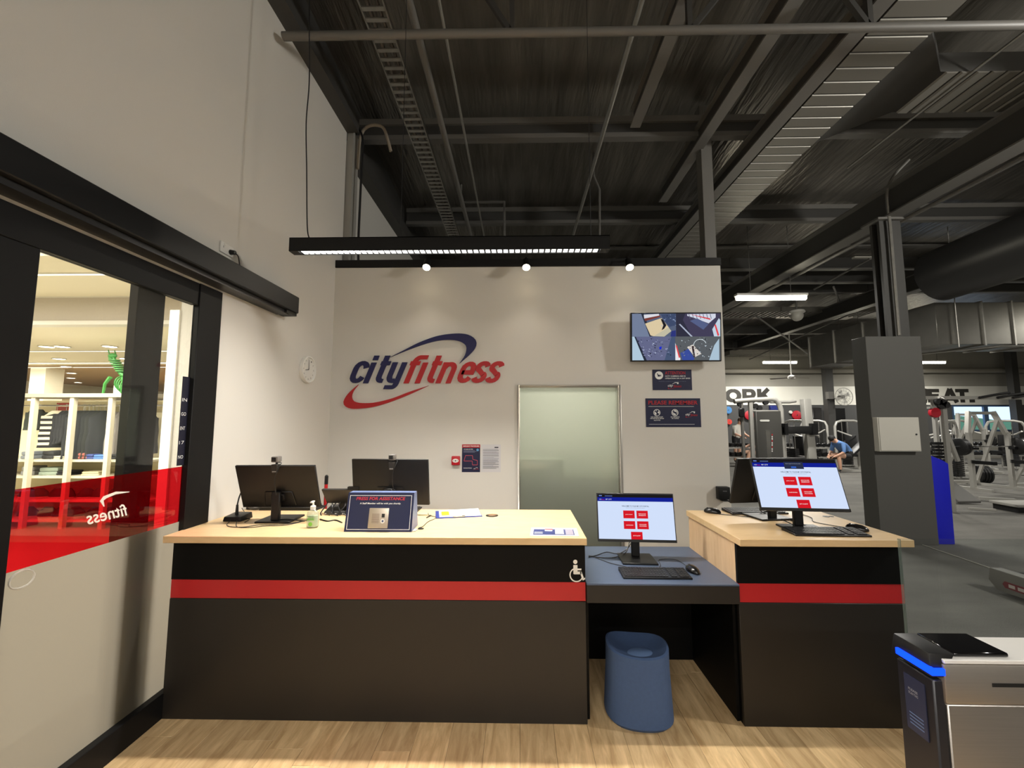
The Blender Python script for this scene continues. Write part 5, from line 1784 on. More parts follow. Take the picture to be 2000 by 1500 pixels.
BUMP = mat('black_iron', (24, 24, 25), .35)
VINYL = mat('black_vinyl', (26, 26, 27), .4)

# weight stack machine
Y = 9.0
t = thing('cable_machine', 'silver cable machine with dark weight shroud behind the kiosk monitors', 'machine', (gx(1500, Y), Y, 0))


def gp_(px, py, dy=0.0):
    return at(px, py, Y) + Vector((0, dy, 0))


def down(px, py):
    q = gp_(px, py)
    return Vector((q.x, q.y, 0))


MB(SILVERP).tube([gp_(1434, 784), gp_(1470, 781), gp_(1505, 779.5)] + [gp_(1514, 781), gp_(1521, 788), gp_(1525, 800), gp_(1527, 830), (gx(1529, Y), Y, 0.0)], .052, 12).build('curved_upright', t)
MB(SILVERP).box((gx(1466, Y) - .01, Y - .03, 0), (gx(1472, Y), Y + .03, gp_(1468, 781).z)).build('upright', t)
MB(mat('shroud_plastic', (66, 65, 62), .5)).box((gx(1472, Y) + .005, Y - .12, .1), (gx(1521, Y), Y - .02, gp_(1500, 803).z)).build('weight_shroud', t, bevel=.01)
MB(SILVERP).box((gx(1471, Y), Y - .04, gp_(1500, 803).z + .002), (gx(1521, Y), Y + .02, gp_(1500, 801).z)).build('shroud_cap', t)
fr = plane((0, Y - .1205, 0), (1, 0, 0), (0, 0, 1))
lc = at(1493.5, 821.5, Y - .12)
MB(flat((196, 196, 190))).prism([(lc.x - .09 + (.018 * math.cos(q_) if False else 0) + .0, lc.z - .02), (lc.x + .09, lc.z - .02), (lc.x + .107, lc.z), (lc.x + .09, lc.z + .02), (lc.x - .09, lc.z + .02), (lc.x - .107, lc.z)], fr, 0, .004).build('badge', t)
MB(CHROME).box((at(1496, 850, Y - .12).x, Y - .128, .15), (at(1504, 850, Y - .12).x, Y - .1205, at(1496, 841, Y - .12).z)).build('weight_window', t)
vm = MB(flat((214, 210, 206)))
for k in range(9):
    q_ = at(1508, 849 + k * 4, Y - .1205)
    vm.m(flat((214, 210, 206)) if k % 3 else RED).box((q_.x - .01, Y - .1225, q_.z - .016), (q_.x + .012, Y - .1207, q_.z + .014))
vm.build('weight_markings', t, weld=False)
MB(SILVERP).tube([gp_(1521, 784, .3), gp_(1560, 784, .3), gp_(1572, 782, .3)], .035, 10).build('cross_tube', t)
MB(SILVERP).hexa([Vector((gx(1577, Y), Y - .04, 0)), Vector((gx(1594, Y), Y - .04, 0)), Vector((gx(1594, Y), Y + .1, 0)), Vector((gx(1577, Y), Y + .1, 0))] +
                 [gp_(1567, 779, -.04), gp_(1582, 779, -.04), gp_(1582, 779, .1), gp_(1567, 779, .1)]).build('main_column', t, bevel=.02, seg=2)
MB(VINYL).box((gx(1525, Y), Y - .14, gp_(1550, 847).z), (gx(1588, Y), Y - .05, gp_(1550, 832).z)).build('cross_pad', t, bevel=.02, seg=2)
MB(BPLAST).box((gx(1525, Y), Y - .16, gp_(1550, 849).z), (gx(1531, Y), Y - .02, gp_(1550, 827).z)).build('pad_bracket', t)
MB(BPLAST).box((gx(1578, Y), Y - .16, gp_(1550, 849).z), (gx(1588, Y), Y - .045, gp_(1550, 827).z)).build('pad_bracket', t)
MB(GREYST).cyl((gx(1451, Y), Y, 0), (gx(1451, Y), Y, gp_(1451, 790).z + .02), .034, n=12).build('cable_post', t)
for px_, py_ in ((1445, 789), (1495, 786), (1483, 797), (1475, 793)):
    q_ = gp_(px_, py_)
    MB(RUBBER).cyl(q_ + Vector((0, -.03, 0)), q_ + Vector((0, .03, 0)), .055, n=18).build('pulley', t)
q_ = gp_(1446, 806)
MB(BPLAST).box((q_.x - .07, Y - .08, q_.z - .1), (q_.x + .06, Y - .036, q_.z + .1)).build('pulley_carriage', t, bevel=.02)
MB(GREYST).box((gx(1445, Y), Y - .35, 0), (gx(1592, Y), Y - .25, .06)).build('base_rail', t)
MB(GREYST).box((gx(1500, Y), Y - .25, 0), (gx(1508, Y), Y + .1, .06)).build('base_rail', t)

# dumbbell racks
dbr = thing('dumbbell_rack', 'two tier dumbbell rack left of the cable machine against the dark wall', 'rack', (0, 0, 0), group='dumbbell racks')
for s in (-1, 1):
    MB(GREYST).box((s * 1.24 - .03, -.25, 0), (s * 1.24 + .03, .2, .06)).build('foot', dbr, world=False)
    MB(GREYST).bar((s * 1.24, .12, .03), (s * 1.24, 0, .95), .06, .06, (1, 0, 0)).build('rack_post', dbr, world=False)
for z in (.30, .63):
    MB(GREYST).hexa([(-1.22, -.2, z), (1.22, -.2, z), (1.22, .08, z + .05), (-1.22, .08, z + .05), (-1.22, -.2, z + .02), (1.22, -.2, z + .02), (1.22, .08, z + .07), (-1.22, .08, z + .07)]).build('rack_shelf', dbr, world=False)
    MB(SILVERP).box((-1.22, -.225, z - .01), (1.22, -.203, z + .035)).build('front_lip', dbr, world=False)
rx = [8.62, 11.3]
dbr.location = (rx[0], 15.0, 0)
dup(dbr, (rx[1], 15.0, 0), 0, 'two tier dumbbell rack behind the man in the blue shirt', 'dumbbell racks')
db = thing('dumbbell', 'black round dumbbell resting on a two tier rack', 'dumbbell', (0, 0, 0), group='dumbbells on the racks')
MB(CHROME).cyl((0, -.08, 0), (0, .08, 0), .016, n=8).build('handle', db, world=False)
for s in (-1, 1):
    MB(BUMP).lathe([(.062, -.035), (.07, -.02), (.07, .02), (.055, .035)], (0, s * .085, 0), 12, ax=lambda x, y, z: Vector((x, z, y))).build('weight_head', db, world=False)
DBL = ['black dumbbell on the lower tier of the rack left of the cable machine', 'black dumbbell on the upper tier of the rack left of the cable machine', 'black dumbbell on the lower tier of the rack behind the blue shirt', 'black dumbbell on the upper tier of the rack behind the blue shirt']
DBG = ['dumbbells, lower tier, first rack', 'dumbbells, upper tier, first rack', 'dumbbells, lower tier, second rack', 'dumbbells, upper tier, second rack']
db['label'], db['group'] = DBL[0], DBG[0]
first = True
for X in rx:
    for tier, z in enumerate((.30, .63)):
        for k in range(13):
            loc = (X - 1.12 + k * .187, 15.0 - .06, z + .045 + .07 + .002)
            if first:
                db.location = loc
                first = False
            else:
                dup(db, loc, 0, DBL[(X == rx[1]) * 2 + tier], DBG[(X == rx[1]) * 2 + tier])

for X, lab in ((15.2, 'two tier dumbbell rack below the green hill window'), (18.0, 'two tier dumbbell rack below the blue sky window')):
    dup(dbr, (X, 15.9, 0), 0, lab)
    for tier, z in enumerate((.30, .63)):
        for k in range(13):
            dup(db, (X - 1.12 + k * .187, 15.84, z + .117), 0, 'black dumbbell on the %s tier of the rack below the %s window' % (('lower', 'upper')[tier], 'green hill' if X < 16 else 'blue sky'), 'dumbbells, %s tier, %s' % (('lower', 'upper')[tier], 'third rack' if X < 16 else 'fourth rack'))

# bumper plates hung on the far wall


def plate(label, px, py, Y, r, m_, ax='y', th=.06):
    p = at(px, py, Y)
    t = thing('weight_plate', label, 'weight plate', p, group=None)
    f = (lambda x, y, z: Vector((x, z, y))) if ax == 'y' else (lambda x, y, z: Vector((z, x, y)))
    MB(m_).lathe([(r * .92, -th / 2), (r, -th / 2 + .01), (r, th / 2 - .01), (r * .92, th / 2), (r * .8, th * .3), (r * .3, th * .3), (r * .26, th / 2)], p, 24, ax=f).build('disc', t)
    MB(CHROME).lathe([(r * .15, -th * .55), (r * .15, th * .55)], p, 12, ax=f).build('hub', t)
    return t


REDP = mat('red_bumper', (176, 28, 44), .5)
plate('red weight plate on the far wall left of the cable machine', 1463, 811, 17.9, .2, REDP)
plate('red weight plate on the far wall behind the cable machine pad', 1556, 811, 17.9, .2, REDP)
plate('blue weight plate on the far wall next to the partition', 1422, 801, 17.9, .16, mat('blue_bumper', (70, 130, 190), .5))
plate('small white disc on the far wall beside the red plate', 1544, 805, 17.9, .07, WPLAST)
plate('orange red ball shaped plate by the partition edge', 1424, 824, 17.9, .12, mat('orange_plate', (206, 62, 52), .5))
# stands / mirror panels on the lower wall
for k, (pa, pb, y0_, y1_, c_) in enumerate(((1592, 1604, 796, 870, (44, 43, 42)), (1625, 1650, 797, 860, (14, 14, 15)), (1505, 1521, 792, 801, (34, 44, 110)))):
    a, b = at(pa, y1_, 17.85), at(pb, y0_, 17.85)
    tag(MB(mat('wallpanel_%d' % k, c_, .3)).box((a.x, 17.84, max(a.z, .02)), (b.x, 17.97, b.z)).build('wall_panel', bevel=.01), ['dark grey upright panel on the far wall left of the steel column', 'black screen on the far wall below the wall fan', 'small blue poster panel under the slogan band'][k], 'panel')

# small strength machines (silver frames with pads)


def strength_machine(label, loc, rz, h=1.7, group='strength machines'):
    t = thing('strength_machine', label, 'machine', loc, rz, group)
    MB(SILVERP).tube([(-.45, 0, .03), (-.45, 0, h - .2), (-.38, 0, h - .05), (-.2, 0, h), (.2, 0, h), (.38, 0, h - .05), (.45, 0, h - .2), (.45, 0, .03)], .04, 10).build('frame', t, world=False)
    MB(SILVERP).box((-.5, -.5, 0), (-.42, .5, .05)).build('foot', t, world=False)
    MB(SILVERP).box((.42, -.5, 0), (.5, .5, .05)).build('foot', t, world=False)
    for s in range(12):
        MB(BUMP).box((-.16, .08, .12 + s * .055), (.16, .22, .165 + s * .055)).build('weight_block', t, world=False)
    MB(CHROME).cyl((-.1, .15, .06), (-.1, .15, h - .05), .012, n=8).build('guide_rod', t, world=False)
    MB(CHROME).cyl((.1, .15, .06), (.1, .15, h - .05), .012, n=8).build('guide_rod', t, world=False)
    MB(VINYL).box((-.2, -.55, .45), (.2, -.15, .53)).build('seat_pad', t, world=False, bevel=.02, seg=2)
    MB(VINYL).hexa([(-.17, -.16, .55), (.17, -.16, .55), (.17, -.08, .55), (-.17, -.08, .55), (-.17, -.10, 1.15), (.17, -.10, 1.15), (.17, -.02, 1.15), (-.17, -.02, 1.15)]).build('back_pad', t, world=False, bevel=.02, seg=2)
    MB(SILVERP).bar((0, -.35, .03), (0, -.35, .45), .07, .07).build('seat_post', t, world=False)
    MB(SILVERP).tube([(-.38, -.03, h - .35), (-.38, -.4, h - .45), (-.3, -.5, h - .5)], .025, 8).build('press_arm', t, world=False)
    MB(SILVERP).tube([(.38, -.03, h - .35), (.38, -.4, h - .45), (.3, -.5, h - .5)], .025, 8).build('press_arm', t, world=False)
    return t


sm = strength_machine('silver strength machine with black pads behind the man in blue', (gx(1660, 14.1), 14.15, 0), 0, 1.62)
dup(sm, (gx(1598, 16.2), 16.4, 0), rad(-60), 'silver strength machine between the cable machine and the seated man')
dup(sm, (gx(1555, 12.8), 12.8, 0), rad(100), 'silver strength machine seen through the cable machine frame')
dup(sm, (gx(1850, 11.5), 11.5, 0), rad(200), 'silver strength machine just right of the blue pad')
dup(sm, (gx(1872, 14.8), 14.8, 0), rad(5), 'silver strength machine below the green hill window')
dup(sm, (gx(1965, 14.0), 14.0, 0), rad(150), 'silver strength machine below the blue sky window')

# squat racks, barbells and plates (right)


def barbell(label, loc, rz, plates=((.62, .225), (.68, .225)), L=2.1, m_=BUMP, group='barbells'):
    t = thing('barbell', label, 'barbell', loc, rz, group)
    MB(CHROME).cyl((-L / 2, 0, 0), (L / 2, 0, 0), .014, n=8).build('bar', t, world=False)
    for s in (-1, 1):
        MB(CHROME).cyl((s * L * .33, 0, 0), (s * L / 2, 0, 0), .025, n=10).build('sleeve', t, world=False)
        for d, r in plates:
            MB(m_).lathe([(r * .93, -.03), (r, -.02), (r, .02), (r * .93, .03), (r * .8, .018), (r * .3, .018)], (s * (L * .33 + .05 + d), 0, 0), 20, ax=lambda x, y, z: Vector((z, x, y))).build('plate', t, world=False)
    return t


def squat_rack(label, loc, rz):
    t = thing('squat_rack', label, 'rack', loc, rz, group='squat racks')
    for s in (-1, 1):
        MB(SILVERP).bar((s * .55, 0, 0), (s * .55, 0, 1.35), .08, .08, (0, 1, 0)).build('upright', t, world=False)
        MB(SILVERP).bar((s * .55, .02, 1.30), (s * .35, .1, 1.85), .08, .08, (0, 1, 0)).build('slanted_upright', t, world=False)
        MB(SILVERP).bar((s * .55, .7, .04), (s * .40, .06, 1.65), .06, .06, (0, 1, 0)).build('rear_brace', t, world=False)
        MB(SILVERP).box((s * .55 - .04, -.35, 0), (s * .55 + .04, .8, .06)).build('foot', t, world=False)
        MB(BPLAST).box((s * .55 - .05, -.14, .95), (s * .55 + .05, -.02, 1.0)).build('bar_hook', t, world=False)
        MB(BPLAST).box((s * .55 - .04, -.45, .62), (s * .55 + .04, -.02, .70)).build('safety_arm', t, world=False)
    MB(SILVERP).box((-.55, .62, .05), (.55, .70, .12)).build('cross_member', t, world=False)
    MB(SILVERP).box((-.38, .06, 1.78), (.38, .12, 1.85)).build('top_member', t, world=False)
    return t


sq = squat_rack('silver squat rack holding a loaded bar right of the blue pad', (gx(1930, 10.0), 10.0, 0), rad(8))
dup(sq, (gx(2085, 9.6), 9.6, 0), rad(8), 'silver squat rack at the picture edge by the windows')
dup(sq, (gx(1898, 13.0), 13.0, 0), rad(15), 'silver squat rack behind the nearest silver rack')
barbell('barbell resting in the nearest silver squat rack', (gx(1930, 9.87), 9.87, 1.02), rad(8), ((.03, .2), (.1, .2)))
barbell('barbell resting in the squat rack at the picture edge', (gx(2085, 9.45), 9.45, 1.02), rad(8), ((.03, .2),))
barbell('barbell resting in the rearmost squat rack', (gx(1898, 12.87), 12.87, 1.02), rad(15), ((.03, .17),))
p = aZ(1957, 946, 0)
barbell('black loaded barbell lying on the gym floor near the racks', (p.x + .55, p.y, .2255), rad(-14), ((.0, .225), (.062, .225), (.124, .225), (.186, .225)), group='barbells')
# tall crossover frame whose silver rail crosses the right edge
Y = 7.6
t = thing('crossover_frame', 'tall silver crossover frame with long top rail right of the column', 'machine', (gx(1845, Y), Y, 0))
za = at(1840, 777, Y).z
MB(SILVERP).box((gx(1800, Y), Y - .04, za - .03), (13.5, Y + .04, za + .03)).build('top_rail', t)
MB(SILVERP).box((gx(1842, Y), Y - .04, 0), (gx(1850, Y), Y + .04, za - .03)).build('upright', t)
MB(SILVERP).box((gx(1826, Y), Y - .03, 0), (gx(1831, Y), Y + .03, za - .03)).build('upright', t)
MB(SILVERP).tube([at(1833, 776, Y - .06), at(1840, 779, Y - .06), at(1845, 786, Y - .06), at(1846, 796, Y - .06)], .03, 8).build('corner_guard', t)
MB(SILVERP).box((gx(1816, Y), Y - .05, at(1830, 796, Y).z - .02), (gx(1846, Y), Y + .03, at(1830, 796, Y).z + .02)).build('pulley_shelf', t)
for px_, py_ in ((1824, 785), (1832, 786), (1839, 791), (1830, 793)):
    q_ = at(px_, py_, Y)
    MB(RUBBER).cyl(q_ + Vector((0, -.1, 0)), q_ + Vector((0, -.05, 0)), .06, n=16).build('pulley', t)
MB(REDP).cyl(at(1822, 806, Y) + Vector((0, -.06, 0)), at(1822, 806, Y) + Vector((0, .0, 0)), .09, n=18).build('red_weight', t)
for s in range(16):
    MB(BUMP).box((gx(1812, Y), Y - .12, .3 + s * .06), (gx(1828, Y), Y - .045, .35 + s * .06)).build('weight_block', t)
for k, (px_, w2) in enumerate(((1930, .7), (1965, .5), (1995, .6))):
    q_ = at(px_, 775, Y)
    MB(BPLAST).tube([q_ + Vector((-.25, -.08, -.02)), q_ + Vector((0, -.1, .03)), q_ + Vector((.25, -.12, .07))], .022, 8).build('grip_bar', t)
MB(SILVERP).bar((gx(1850, Y), Y, 1.4), (gx(1866, Y), Y, .9), .05, .05, (0, 1, 0)).build('brace', t)

# benches and floor items


def bench(label, loc, rz, inc=35, group='exercise benches'):
    t = thing('exercise_bench', label, 'bench', loc, rz, group)
    a = rad(inc)
    MB(VINYL).box((-.15, -.45, .42), (.15, -.02, .49)).build('seat_pad', t, world=False, bevel=.02, seg=2)
    f = plane((0, .0, .42), (1, 0, 0), (0, math.cos(a), math.sin(a)))
    MB(VINYL).prism([(-.14, 0), (.14, 0), (.14, .75), (-.14, .75)], f, 0, .07).build('back_pad', t, world=False, bevel=.02, seg=2)
    MB(SILVERP).bar((0, -.5, .05), (0, .6, .05), .07, .07).build('spine', t, world=False)
    MB(SILVERP).bar((0, -.25, .08), (0, -.2, .42), .06, .06, (1, 0, 0)).build('front_post', t, world=False)
    MB(SILVERP).bar((0, .5, .08), (0, .35, .42 + .35 * math.tan(a) * .9), .06, .06, (1, 0, 0)).build('rear_post', t, world=False)
    MB(SILVERP).box((-.25, -.55, 0), (.25, -.47, .05)).build('foot', t, world=False)
    MB(SILVERP).box((-.25, .55, 0), (.25, .63, .05)).build('foot', t, world=False)
    return t


YB2 = 13.15
bn = bench('black incline bench under the man in the blue shirt', (gx(1652, YB2), YB2, 0), rad(-90), 42)
dup(bn, (gx(1472, 14.3) + .1, 14.3, 0), rad(-90), 'black bench behind the dark weight shroud')
p = aZ(1900, 985, 0)
t = thing('foot_plate', 'sloping dark grey foot plate on the floor right of the blue pad', 'machine plate', (p.x, p.y + .3, 0))
MB(mat('foot_plate_grey', (96, 95, 92), .6)).hexa([(p.x - .28, p.y, .02), (p.x + .16, p.y, .02), (p.x + .10, p.y + .6, .46), (p.x - .34, p.y + .6, .46), (p.x - .28, p.y - .02, .06), (p.x + .16, p.y - .02, .06), (p.x + .10, p.y + .58, .50), (p.x - .34, p.y + .58, .50)]).build('plate', t, bevel=.01)
MB(SILVERP).bar((p.x - .12, p.y + .60, 0), (p.x - .12, p.y + .60, .45), .07, .07).build('support_post', t)
MB(SILVERP).bar((p.x - .12, p.y + .7, .03), (p.x - .12, p.y + 1.5, .03), .08, .06).build('base_rail', t)
MB(RUBBER).cyl((p.x - .42, p.y + .5, .14), (p.x - .34, p.y + .5, .14), .13, n=18).build('wheel', t)
p = aZ(1950, 1003, 0) + Vector((.45, 0, 0))
t = thing('low_platform', 'low grey padded platform on the gym floor at the picture edge', 'platform', (p.x + .7, p.y + .2, 0))
MB(mat('grey_pad_top', (150, 148, 142), .6)).box((p.x - .1, p.y, .10), (p.x + 2.2, p.y + .45, .15)).build('pad', t, bevel=.015, seg=2)
MB(RUBBER).box((p.x - .06, p.y + .03, 0), (p.x + 2.16, p.y + .42, .10)).build('base', t)
p = aZ(1912, 978, 0)
tag(MB(SILVERP).bar((p.x, p.y, .05), (p.x + .5, p.y - .2, .05), .06, .06).build('floor_bar'), 'pale metal bar on the floor leading to the low platform', 'bar')
p = aZ(1892, 995, 0)
tag(MB(SILVERP).bar((p.x, p.y, .02), (p.x + .35, p.y - .12, .02), .04, .035).build('floor_bar'), 'short pale metal bar lying on the rubber floor', 'bar')
a, b = aZ(1770, 1054, 0), aZ(1938, 1112, 0)
lead('straight pale power lead on the floor from column to treadmill', [a + Vector((0, 0, .006)), a.lerp(b, .5) + Vector((0, 0, .006)), b + Vector((0, 0, .006))], .006, mat('pale_lead', (190, 186, 176), .5), 'floor_lead')

# treadmill at the right edge
q = aZ(1932, 1108, .22)
t = thing('treadmill', 'grey treadmill deck end with red stripe at the picture edge', 'treadmill', (q.x + .4, q.y - .9, 0))
gm = mat('treadmill_grey', (118, 116, 110), .45)
for s, xx in ((0, q.x), (1, q.x + .72)):
    f = plane((xx, q.y, 0), (0, -1, 0), (0, 0, 1))
    MB(gm).prism([(.05, .03), (1.9, .03), (1.9, .22), (.0, .22), (-.02, .1)], f, -.12 if s else 0, 0 if s else -.12).build('side_rail', t, bevel=.01, seg=2)
MB(RUBBER).box((q.x + .13, q.y - 1.9, .15), (q.x + .59, q.y - .05, .19)).build('running_belt', t)
MB(BPLAST).cyl((q.x + .12, q.y - .06, .15), (q.x + .6, q.y - .06, .15), .045, n=14).build('rear_roller', t)
f = plane((q.x - .0005, q.y - .1, .075), (0, -1, 0), (0, 0, 1))
b = MB(flat((120, 26, 40)))
b.prism([(0.02, 0.0), (.9, 0.0), (.9, .06), (.02, .06), (0, .03)], f, .0, .003)
b.m(flat((206, 196, 190)))
for k in range(9):
    b.rect(f, .05 + k * .07, .015, .10 + k * .07, .045, .004)
b.build('side_stripe', t, weld=False)
for s in (0, .72):
    MB(gm).bar((q.x + .06 + s, q.y - 1.75, .2), (q.x + .06 + s, q.y - 2.0, 1.25), .06, .1, (1, 0, 0)).build('console_post', t)
MB(BPLAST).box((q.x, q.y - 2.1, 1.2), (q.x + .85, q.y - 1.95, 1.55)).build('console', t, bevel=.02)

# ================================================================== PEOPLE
SKIN = mat('skin', (206, 160, 134), .55)
HAIRB = mat('hair_brown', (74, 52, 38), .7)
HAIRK = mat('hair_black', (22, 20, 20), .7)


def person(label, loc, rz, J, E, top, bottom, shoe, hair, zones, headc, headdir):
    """J: joint -> (pos, radius); E: edges; zones: edge index -> material slot (0 skin 1 top 2 bottom 3 shoe)"""
    names = list(J)
    me = bpy.data.meshes.new('person')
    me.from_pydata([J[k][0] for k in names], [(names.index(a), names.index(b)) for a, b, z in E], [])
    o = bpy.data.objects.new('person', me)
    col.objects.link(o)
    md = o.modifiers.new('skin', 'SKIN')
    md.use_smooth_shade = True
    for i, k in enumerate(names):
        r = J[k][1]
        me.skin_vertices[0].data[i].radius = (r, r) if not isinstance(r, tuple) else r
        me.skin_vertices[0].data[i].use_root = (k == 'pelvis')
    sb_ = o.modifiers.new('sub', 'SUBSURF')
    sb_.levels = sb_.render_levels = 2
    dg = bpy.context.evaluated_depsgraph_get()
    m2 = bpy.data.meshes.new_from_object(o.evaluated_get(dg))
    bpy.data.objects.remove(o)
    bm = bmesh.new()
    bm.from_mesh(m2)
    seg = [(Vector(J[a][0]), Vector(J[b][0]), z) for a, b, z in E]
    for f in bm.faces:
        c = f.calc_center_median()
        best, bz_ = 9, 0
        for a, b, z in seg:
            ab = b - a
            t_ = max(0, min(1, (c - a).dot(ab) / ab.length_squared))
            d = (a + ab * t_ - c).length
            if d < best:
                best, bz_ = d, z
        f.material_index = bz_
        f.smooth = True
    # fingers, nose, ears join the same mesh
    mb = MB()
    mb.bm.free()
    mb.bm = bm
    mb.mats = [SKIN, top, bottom, shoe, hair]
    mb.mi = 0
    for hn, en in (('hand_l', 'wrist_l'), ('hand_r', 'wrist_r')):
        h, w_ = Vector(J[hn][0]), Vector(J[en][0])
        d = (h - w_).normalized()
        sdv = d.cross(Vector((0, 0, 1)) if abs(d.z) < .9 else Vector((1, 0, 0))).normalized()
        up = sdv.cross(d)
        for k, (off, ln) in enumerate(((-.03, .065), (-.01, .078), (.01, .074), (.03, .056))):
            b0_ = h + sdv * off + d * .01
            mb.tube([b0_, b0_ + d * ln * .5 - up * .008, b0_ + d * ln * .85 - up * .03], [.009, .0085, .006], 6)
        b0_ = h - sdv * .03 - d * .03
        mb.tube([b0_, b0_ - sdv * .03 + d * .03, b0_ - sdv * .035 + d * .06 - up * .01], [.011, .010, .007], 6)
    hc, hd = Vector(headc), Vector(headdir).normalized()
    side = Vector((0, 1, 0))
    upv = side.cross(hd) * -1
    mb.ball(hc + hd * .095 - upv * .005, .016, n=8)
    for s in (-1, 1):
        mb.ball(hc + side * s * .078, .022, .5, 1, 1.3, n=8)
    mb.m(flat((20, 18, 18)))
    for s in (-1, 1):
        mb.ball(hc + hd * .085 + side * s * .03 + upv * .02, .010, n=8)
    mb.m(flat((150, 80, 76))).ball(hc + hd * .082 - upv * .045, .014, .6, 1.6, .5, n=8)
    body = mb.build('person', None, weld=False)
    body.location = loc
    body.rotation_euler = (0, 0, rz)
    tag(body, label, 'person')
    hb_ = MB(hair)
    hb_.ball(hc - hd * .02 + upv * .03, .10, 1.05, .92, 1.0, n=16)
    ho = hb_.build('hair', body, world=False)
    return body


# seated man in blue, leaning forward (x = forward)
J = {'pelvis': ((0, 0, .56), .15), 'belly': ((.10, 0, .70), .155), 'chest': ((.27, 0, .86), .165), 'neck': ((.40, 0, .97), .065), 'head': ((.47, 0, 1.02), .09), 'crown': ((.53, 0, 1.06), .085),
     'sh_l': ((.32, .2, .90), .075), 'el_l': ((.36, .26, .64), .05), 'wrist_l': ((.52, .16, .52), .034), 'hand_l': ((.57, .11, .49), .036),
     'sh_r': ((.32, -.2, .90), .075), 'el_r': ((.36, -.26, .64), .05), 'wrist_r': ((.52, -.16, .52), .034), 'hand_r': ((.57, -.11, .49), .036),
     'hip_l': ((.06, .1, .52), .105), 'kn_l': ((.46, .16, .52), .07), 'an_l': ((.44, .17, .09), .042), 'toe_l': ((.60, .18, .045), .04),
     'hip_r': ((.06, -.1, .52), .105), 'kn_r': ((.46, -.16, .52), .07), 'an_r': ((.44, -.17, .09), .042), 'toe_r': ((.60, -.18, .045), .04),
     'mid_l': ((.28, .135, .525), .09), 'mid_r': ((.28, -.135, .525), .09)}
E_ = [('pelvis', 'belly', 1), ('belly', 'chest', 1), ('chest', 'neck', 1), ('neck', 'head', 0), ('head', 'crown', 0)]
for s in ('l', 'r'):
    E_ += [('chest', 'sh_' + s, 1), ('sh_' + s, 'el_' + s, 1), ('el_' + s, 'wrist_' + s, 0), ('wrist_' + s, 'hand_' + s, 0), ('pelvis', 'hip_' + s, 2), ('hip_' + s, 'mid_' + s, 2), ('mid_' + s, 'kn_' + s, 0), ('kn_' + s, 'an_' + s, 0), ('an_' + s, 'toe_' + s, 3)]
TBLUE = mat('blue_shirt', (86, 124, 178), .8)
TWHITE = mat('white_shirt', (220, 216, 206), .8)
SHORTS = mat('dark_shorts', (34, 34, 36), .8)
SHOEK = mat('dark_shoe', (26, 26, 28), .6)
person('man in a blue shirt bent forward sitting on the incline bench', (gx(1656, YB2), YB2, 0), PI, J, E_, TBLUE, SHORTS, SHOEK, HAIRK, None, (.50, 0, 1.035), (.55, 0, -.83))
# seated person mostly behind the shroud, one leg forward
J2 = {k: v for k, v in J.items()}
J2.update({'belly': ((.02, 0, .74), .15), 'chest': ((.04, 0, 1.0), .16), 'neck': ((.06, 0, 1.18), .06), 'head': ((.09, 0, 1.28), .09), 'crown': ((.09, 0, 1.38), .085),
           'sh_l': ((.05, .2, 1.06), .07), 'el_l': ((.12, .27, .80), .05), 'wrist_l': ((.34, .22, .72), .034), 'hand_l': ((.41, .2, .71), .036),
           'sh_r': ((.05, -.2, 1.06), .07), 'el_r': ((.12, -.27, .80), .05), 'wrist_r': ((.34, -.22, .72), .034), 'hand_r': ((.41, -.2, .71), .036),
           'an_l': ((.62, .17, .09), .042), 'toe_l': ((.78, .18, .045), .04), 'an_r': ((.56, -.17, .09), .042), 'toe_r': ((.72, -.18, .045), .04)})
person('seated person whose bare leg shows left of the dark shroud', (gx(1483, 14.3), 14.3, 0), PI, J2, E_, SHORTS, SHORTS, mat('black_white_shoe', (50, 50, 52), .6), HAIRB, None, (.10, 0, 1.33), (1, 0, 0))
# standing person in white
J3 = {'pelvis': ((0, 0, .95), .14), 'belly': ((.03, 0, 1.10), .14), 'chest': ((.10, 0, 1.32), .16), 'neck': ((.16, 0, 1.48), .055), 'head': ((.21, 0, 1.56), .09), 'crown': ((.23, 0, 1.65), .085),
      'sh_l': ((.11, .2, 1.38), .07), 'el_l': ((.16, .27, 1.12), .048), 'wrist_l': ((.38, .2, 1.02), .034), 'hand_l': ((.45, .17, 1.0), .036),
      'sh_r': ((.11, -.2, 1.38), .07), 'el_r': ((.16, -.27, 1.12), .048), 'wrist_r': ((.38, -.2, 1.02), .034), 'hand_r': ((.45, -.17, 1.0), .036),
      'hip_l': ((0, .1, .88), .1), 'mid_l': ((.02, .11, .68), .085), 'kn_l': ((.04, .12, .49), .062), 'an_l': ((0, .12, .09), .042), 'toe_l': ((.16, .13, .045), .04),
      'hip_r': ((0, -.1, .88), .1), 'mid_r': ((.02, -.11, .68), .085), 'kn_r': ((.04, -.12, .49), .062), 'an_r': ((0, -.12, .09), .042), 'toe_r': ((.16, -.13, .045), .04)}
person('person in a white shirt looking down behind the dumbbell rack', (gx(1437, 15.9), 15.9, 0), rad(-62), J3, E_, TWHITE, SHORTS, SHOEK, HAIRB, None, (.22, 0, 1.6), (.8, 0, -.5))

